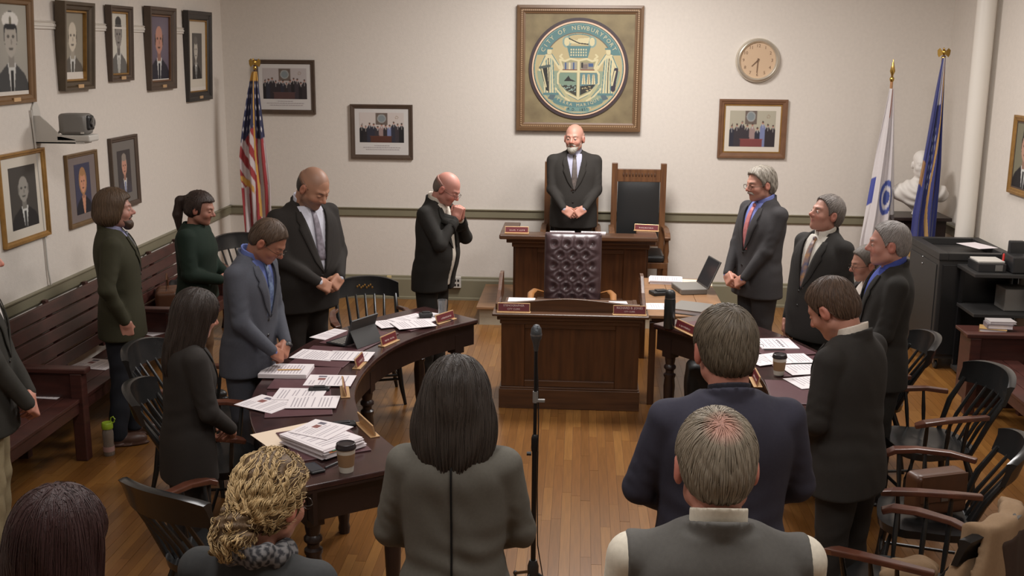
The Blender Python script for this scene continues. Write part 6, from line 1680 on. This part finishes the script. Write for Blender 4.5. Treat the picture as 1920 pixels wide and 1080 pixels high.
# ================================================================= BUST ON PEDESTAL
bu = thing('plaster_bust', 'white plaster bust with draped shoulders standing on a dark pedestal', 'bust', (3.36, 11.02, 1.105), math.radians(-8))
def bustf(P):
    hx = (P - A3(0, -.01, .50)); d = head_sdf(np.stack([hx[:, 0], -hx[:, 1], hx[:, 2]], 1) * .92, {}) / .92
    ax = np.stack([np.abs(P[:, 0]), P[:, 1], P[:, 2]], 1)
    d = smin(d, rc(P, (0, .01, .26), (0, .0, .43), .075, .058), .03)
    t_ = smin(ell(P, (0, .0, .22), (.20, .13, .14)), rc(ax, (.05, .01, .28), (.19, .01, .22), .07, .085), .05)
    t_ = smin(t_, ell(P, (0, 0, .14), (.12, .09, .10)), .05) + .006 * np.sin(26 * np.hypot(P[:, 0] + .02, (P[:, 2] - .34) * 1.1) * 3.2 + 2) * (P[:, 2] < .36)
    d = smin(d, t_, .03)
    d = smin(d, np.maximum(np.hypot(P[:, 0], P[:, 1]) - (.045 + .4 * np.maximum(.05 - P[:, 2], 0) ** 1.0), np.maximum(-P[:, 2], P[:, 2] - .14)), .02)
    return np.maximum(d, -P[:, 2])
V, F = snets(bustf, (-.32, -.22, -.02), (.32, .22, .68), .0095); npmesh('bust_figure', smooth_v(V, F, 1, .3), F, M_plaster, bu)
build('hair_relief', MB().ball((0, .02, .555), (.088, .10, .085), 20, 14), M_plaster, bu, smooth=True)
pd = thing('pedestal', 'dark wooden pedestal table under the plaster bust', 'pedestal', (3.36, 11.05, 0))
build('pedestal_top', MB().box((-.28, -.22, 1.07), (.28, .22, 1.105)), M_table_dark, pd, bevel=.006)
build('pedestal_frieze', MB().box((-.24, -.18, .90), (.24, .18, 1.07)), M_table_dark, pd, bevel=.004)
for sx in (-1, 1):
    for sy in (-1, 1): build('leg', MB().lathe([(.025, 0), (.018, .2), (.028, .5), (.02, .7), (.03, .90)], 12, TR(sx * .2, sy * .14, 0)), M_table_dark, pd, smooth=True)

# ================================================================= EQUIPMENT AT THE RIGHT
M_cab = mat('charcoal_cabinet', (42, 41, 40), rough=.5, var=.1)
ec = thing('equipment_cabinet', 'large black equipment cabinet on casters beside the white pipe', 'cabinet', (0, 0, 0))
X0, X1, Y0, Y1 = 3.06, 3.66, 9.32, 10.16
build('cabinet_body', MB().box((X0, Y0, .10), (X1, Y1, .97)), M_cab, ec, bevel=.006)
build('top_rim', MB().box((X0 - .01, Y0 - .01, .97), (X0 + .07, Y1 + .01, 1.03)).box((X1 - .07, Y0 - .01, .97), (X1 + .01, Y1 + .01, 1.03)).box((X0 + .07, Y0 - .01, .97), (X1 - .07, Y0 + .06, 1.03)).box((X0 + .07, Y1 - .06, .97), (X1 - .07, Y1 + .01, 1.03)), M_cab, ec, bevel=.004)
build('front_door', MB().box((X0 + .03, Y0 - .014, .14), (X1 - .03, Y0, .93)), mat('smoked_door', (28, 28, 28), rough=.3), ec, bevel=.004)
build('side_panel', MB().box((X0 - .008, Y0 + .05, .16), (X0, Y1 - .05, .92)), M_cab, ec, bevel=.003)
for z in (.86, .80): build('screw', MB().ball((X0 - .012, Y0 + .42, z + .06), .008, 8, 5), M_grey_metal, ec)
for x in (X0 + .06, X1 - .06):
    for y in (Y0 + .06, Y1 - .06):
        cs = build('caster_fork', MB().box((x - .02, y - .015, .05), (x + .02, y + .015, .10)), M_grey_metal, ec)
        build('caster_wheel', MB().lathe([(.035, -.012), (.04, -.006), (.04, .006), (.035, .012)], 18, TR(x, y, .041) @ Matrix.Rotation(HP, 4, 'Y')), M_black_plastic, cs, smooth=True)
sheet('white page lying on top of the black equipment cabinet', 3.50, 9.72, 1.0305, 20, 'blank', w=.2, h=.3, group=None)
ct = thing('equipment_cart', 'black two-shelf cart carrying printer and devices at the right wall', 'cart', (0, 0, 0))
build('shelf', MB().box((3.20, 8.86, .915), (3.70, 9.30, .945)), M_cab, ct, bevel=.004); build('shelf', MB().box((3.22, 8.86, .585), (3.70, 9.28, .615)), M_cab, ct, bevel=.004)
for x, y in ((3.24, 9.26), (3.68, 9.26), (3.68, 8.90)): build('upright', MB().box((x - .015, y - .015, .04), (x + .015, y + .015, .92)), M_black_metal, ct)
build('bottom_shelf', MB().box((3.22, 8.88, .04), (3.70, 9.28, .07)), M_cab, ct)
pr = thing('black_printer', 'black printer with a raised tray on the upper cart shelf', 'printer', (3.60, 9.02, .9455))
build('printer_body', MB().box((-.10, -.13, 0), (.09, .13, .14)), M_black_plastic, pr, bevel=.012); build('paper_tray', MB().box((-.07, .04, .13), (.05, .10, .24)), M_black_plastic, pr, bevel=.01)
dv = thing('media_player', 'silver fronted media box under white tray on the upper cart shelf', 'player', (3.38, 9.06, .9455))
build('player_body', MB().box((-.13, -.12, 0), (.09, .14, .07)), M_black_plastic, dv, bevel=.004); build('silver_front', MB().box((.0, -.125, .012), (.06, -.12, .062)), M_grey_metal, dv); build('white_tray', MB().box((-.12, -.08, .07), (.09, .13, .085)), M_white_plastic, dv, bevel=.003)
tag(build('red_marker', MB().lathe([(.009, 0), (.009, .05), (.004, .06)], 10), mat('red_plastic', (190, 50, 44), rough=.4), None, loc=(3.47, 9.02, 1.031), smooth=True), 'small red marker standing on the white tray of the cart', 'marker')
tag(build('grey_box', MB().box((3.50, 8.98, .616), (3.69, 9.20, .80)), M_grey_plastic, None, bevel=.006), 'plain grey box between the two shelves of the cart', 'box')
lc = thing('low_cabinet', 'low maroon cabinet with dark panel holding books at the right wall', 'cabinet', (0, 0, 0))
build('cabinet_top', MB().box((3.04, 8.28, .525), (3.70, 8.74, .55)), M_bench, lc, bevel=.006); build('cabinet_body', MB().box((3.08, 8.31, .0), (3.69, 8.72, .525)), M_bench, lc)
build('door_panel', MB().box((3.14, 8.295, .08), (3.64, 8.31, .47)), M_black_plastic, lc, bevel=.004); build('side_post', MB().box((3.05, 8.29, 0), (3.09, 8.33, .525)), M_bench, lc, bevel=.003)
for i, (x, y, z, w, d, h, a, c, lb) in enumerate([(3.27, 8.56, .551, .20, .14, .028, -20, (170, 136, 86), 'tan book at the bottom of the pile on the low cabinet'), (3.31, 8.57, .580, .19, .14, .036, -6, (116, 106, 110), 'grey book in the middle of the pile on the low cabinet'), (3.33, 8.58, .617, .20, .13, .02, 0, (176, 170, 168), 'pale book on top of the pile on the low cabinet')]):
    t = thing('book', lb, 'book', (x, y, z), math.radians(a), 'books on the low cabinet')
    m = mat('book_cover_%d' % i, c, rough=.5)
    build('cover', MB().box((-w / 2, -d / 2, 0), (w / 2, d / 2, .003)).box((-w / 2, -d / 2, h - .003), (w / 2, d / 2, h)).box((-w / 2, -d / 2, .003), (-w / 2 + .004, d / 2, h - .003)), m, t); build('page_block', MB().box((-w / 2 + .005, -d / 2 + .004, .003), (w / 2 - .004, d / 2 - .004, h - .003)), M_paper, t)
for i, x in enumerate((3.56, 3.60, 3.635)):
    t = thing('book', ['dark upright book left of three beside the pile', 'dark upright book in the middle of three beside the pile', 'dark upright book right of three beside the pile'][i], 'book', (x, 8.56, .551), 0, 'books on the low cabinet')
    build('cover', MB().box((-.015, -.07, 0), (.015, .07, .13 - .01 * i)), M_frame_black, t, bevel=.002); build('page_block', MB().box((-.011, -.066, .004), (.011, .072, .131 - .01 * i)), M_paper, t)

# ================================================================= BAGS AND COAT
def blob(name, label, cat, f, lo, hi, h, m, sm=1, loc=(0, 0, 0)):
    V, F = snets(f, lo, hi, h); o = npmesh(name, smooth_v(V, F, sm, .4), F, m, None); o.location = loc; return tag(o, label, cat)
M_tan = cloth('tan_coat_cloth', (150, 124, 96)); M_bagbrown = mat('brown_bag_leather', (92, 58, 38), rough=.4, var=.2, vscale=20); M_bagblack = mat('black_bag_cloth', (32, 32, 32), rough=.6)
def cushion(P, c, hsz, r): q = np.abs(P - A3(*c)) - A3(*hsz); return np.linalg.norm(np.maximum(q, 0), axis=1) + np.minimum(q.max(1), 0) - r
hb = thing('handbag', 'brown leather handbag resting on the left bench behind the young man', 'bag', (-3.50, 8.92, .431), .3)
V, F = snets(lambda P: smax(cushion(P, (0, 0, .12), (.06, .12, .08), .035), -P[:, 2] + .001, .01) + .004 * np.sin(P[:, 1] * 50), (-.12, -.18, -.02), (.12, .18, .27), .009); npmesh('bag_body', V, F, M_bagbrown, hb)
build('strap', MB().tube([(0, .10, .22), (0, .07, .32), (0, 0, .36), (0, -.07, .32), (0, -.10, .22)], .008, 8), M_bagbrown, hb, smooth=True)
o = blob('folded_coat', 'black coat bundled on the left bench beside the brown handbag', 'coat', lambda P: cushion(P, (0, 0, .10), (.09, .16, .05), .05) + .010 * np.sin(P[:, 1] * 34 + 3 * P[:, 0] * 20) * np.sin(P[:, 0] * 40), (-.2, -.28, -.02), (.2, .28, .24), .011, M_bagblack, 1, (-3.53, 9.42, .432))
fb = thing('floor_bag', 'black bag standing on the floor under the right table end', 'bag', (.98, 8.02, 0), .1)
V, F = snets(lambda P: smax(cushion(P, (0, 0, .20), (.10, .06, .15), .045), -P[:, 2] + .001, .01) + .005 * np.sin(P[:, 0] * 40 + P[:, 2] * 20), (-.18, -.14, -.02), (.18, .14, .42), .011); npmesh('bag_body', V, F, M_bagblack, fb)
build('handle', MB().tube([(-.06, 0, .38), (-.04, 0, .46), (.04, 0, .46), (.06, 0, .38)], .009, 8), M_bagblack, fb, smooth=True)
sb = thing('satchel', 'brown leather satchel set on a chair seat between the right chairs', 'bag', (1.80, 5.22, .452), math.radians(20))
V, F = snets(lambda P: smax(cushion(P, (0, 0, .11), (.12, .03, .08), .03), -P[:, 2] + .001, .01), (-.19, -.1, -.02), (.19, .1, .25), .009); npmesh('bag_body', V, F, M_bagbrown, sb)
build('flap', MB().box((-.13, -.066, .08), (.13, -.058, .22)), M_bagbrown, sb, bevel=.003); build('buckle', MB().box((-.02, -.072, .085), (.02, -.066, .11)), M_grey_metal, sb)
# tan coat over the near right chair: hangs from its crest
f8 = math.radians(142)
def coatf(P):   # local frame: crest runs along X, y toward the back of the chair
    x, y, z = P.T
    arc = .385 - .085 * (x / .262) ** 2
    top = .900 - .05 * np.maximum(np.abs(x - .04) - .16, 0) * 4
    yy = y - arc - .02 - .10 * np.maximum(.90 - z, 0) * (y > arc)
    out = np.hypot(np.maximum(np.abs(yy) - .026, 0), np.maximum(z - top + .02, 0)) - .022 - .006 * np.sin(x * 42 + z * 6)
    ins = np.maximum(np.abs(yy) - .018, z - top + .035)
    d = np.maximum(out, -(ins + .004))
    return np.maximum(np.maximum(d, np.abs(x - .05 + .05 * np.sin(z * 9)) - .215), (.20 + .12 * np.sin(x * 8)) - z)
V, F = snets(coatf, (-.24, .08, .06), (.34, .60, 1.0), .010)
ox = 1.72 + math.cos(f8) * .385; oy = 4.20 + math.sin(f8) * .385
o = npmesh('tan_coat', smooth_v(V, F, 2, .4), F, M_tan, None); o.location = (ox, oy, 0); o.rotation_euler = (0, 0, f8 + HP); tag(o, "tan coat draped over the crest of the lower right captain's chair", 'coat')
M_lining = cloth('brown_lining', (62, 48, 40))
def liningf(P):
    x, y, z = P.T; arc = .385 - .085 * (x / .262) ** 2
    return np.maximum.reduce([coatf(P) - .005, np.abs(x - .03 - .03 * np.sin(z * 7)) - .125, z - .85 + .2 * np.abs(x - .03), arc + .035 - y])
V, F = snets(liningf, (-.2, .2, .06), (.3, .60, .92), .010); npmesh('coat_lining', smooth_v(V, F, 1, .4), F, M_lining, o)
sl = tag(npmesh('tan_scarf', *snets(lambda P: ell(P, (0, 0, .05), (.15, .085, .05)) + .010 * np.sin(P[:, 0] * 45 + P[:, 1] * 22) * np.sin(P[:, 1] * 40), (-.2, -.14, -.02), (.2, .14, .13), .009), M_tan, None), 'tan scarf crumpled on the seat of the lower right chair', 'scarf'); sl.location = (1.46, 4.46, .452); sl.rotation_euler = (0, 0, .4)
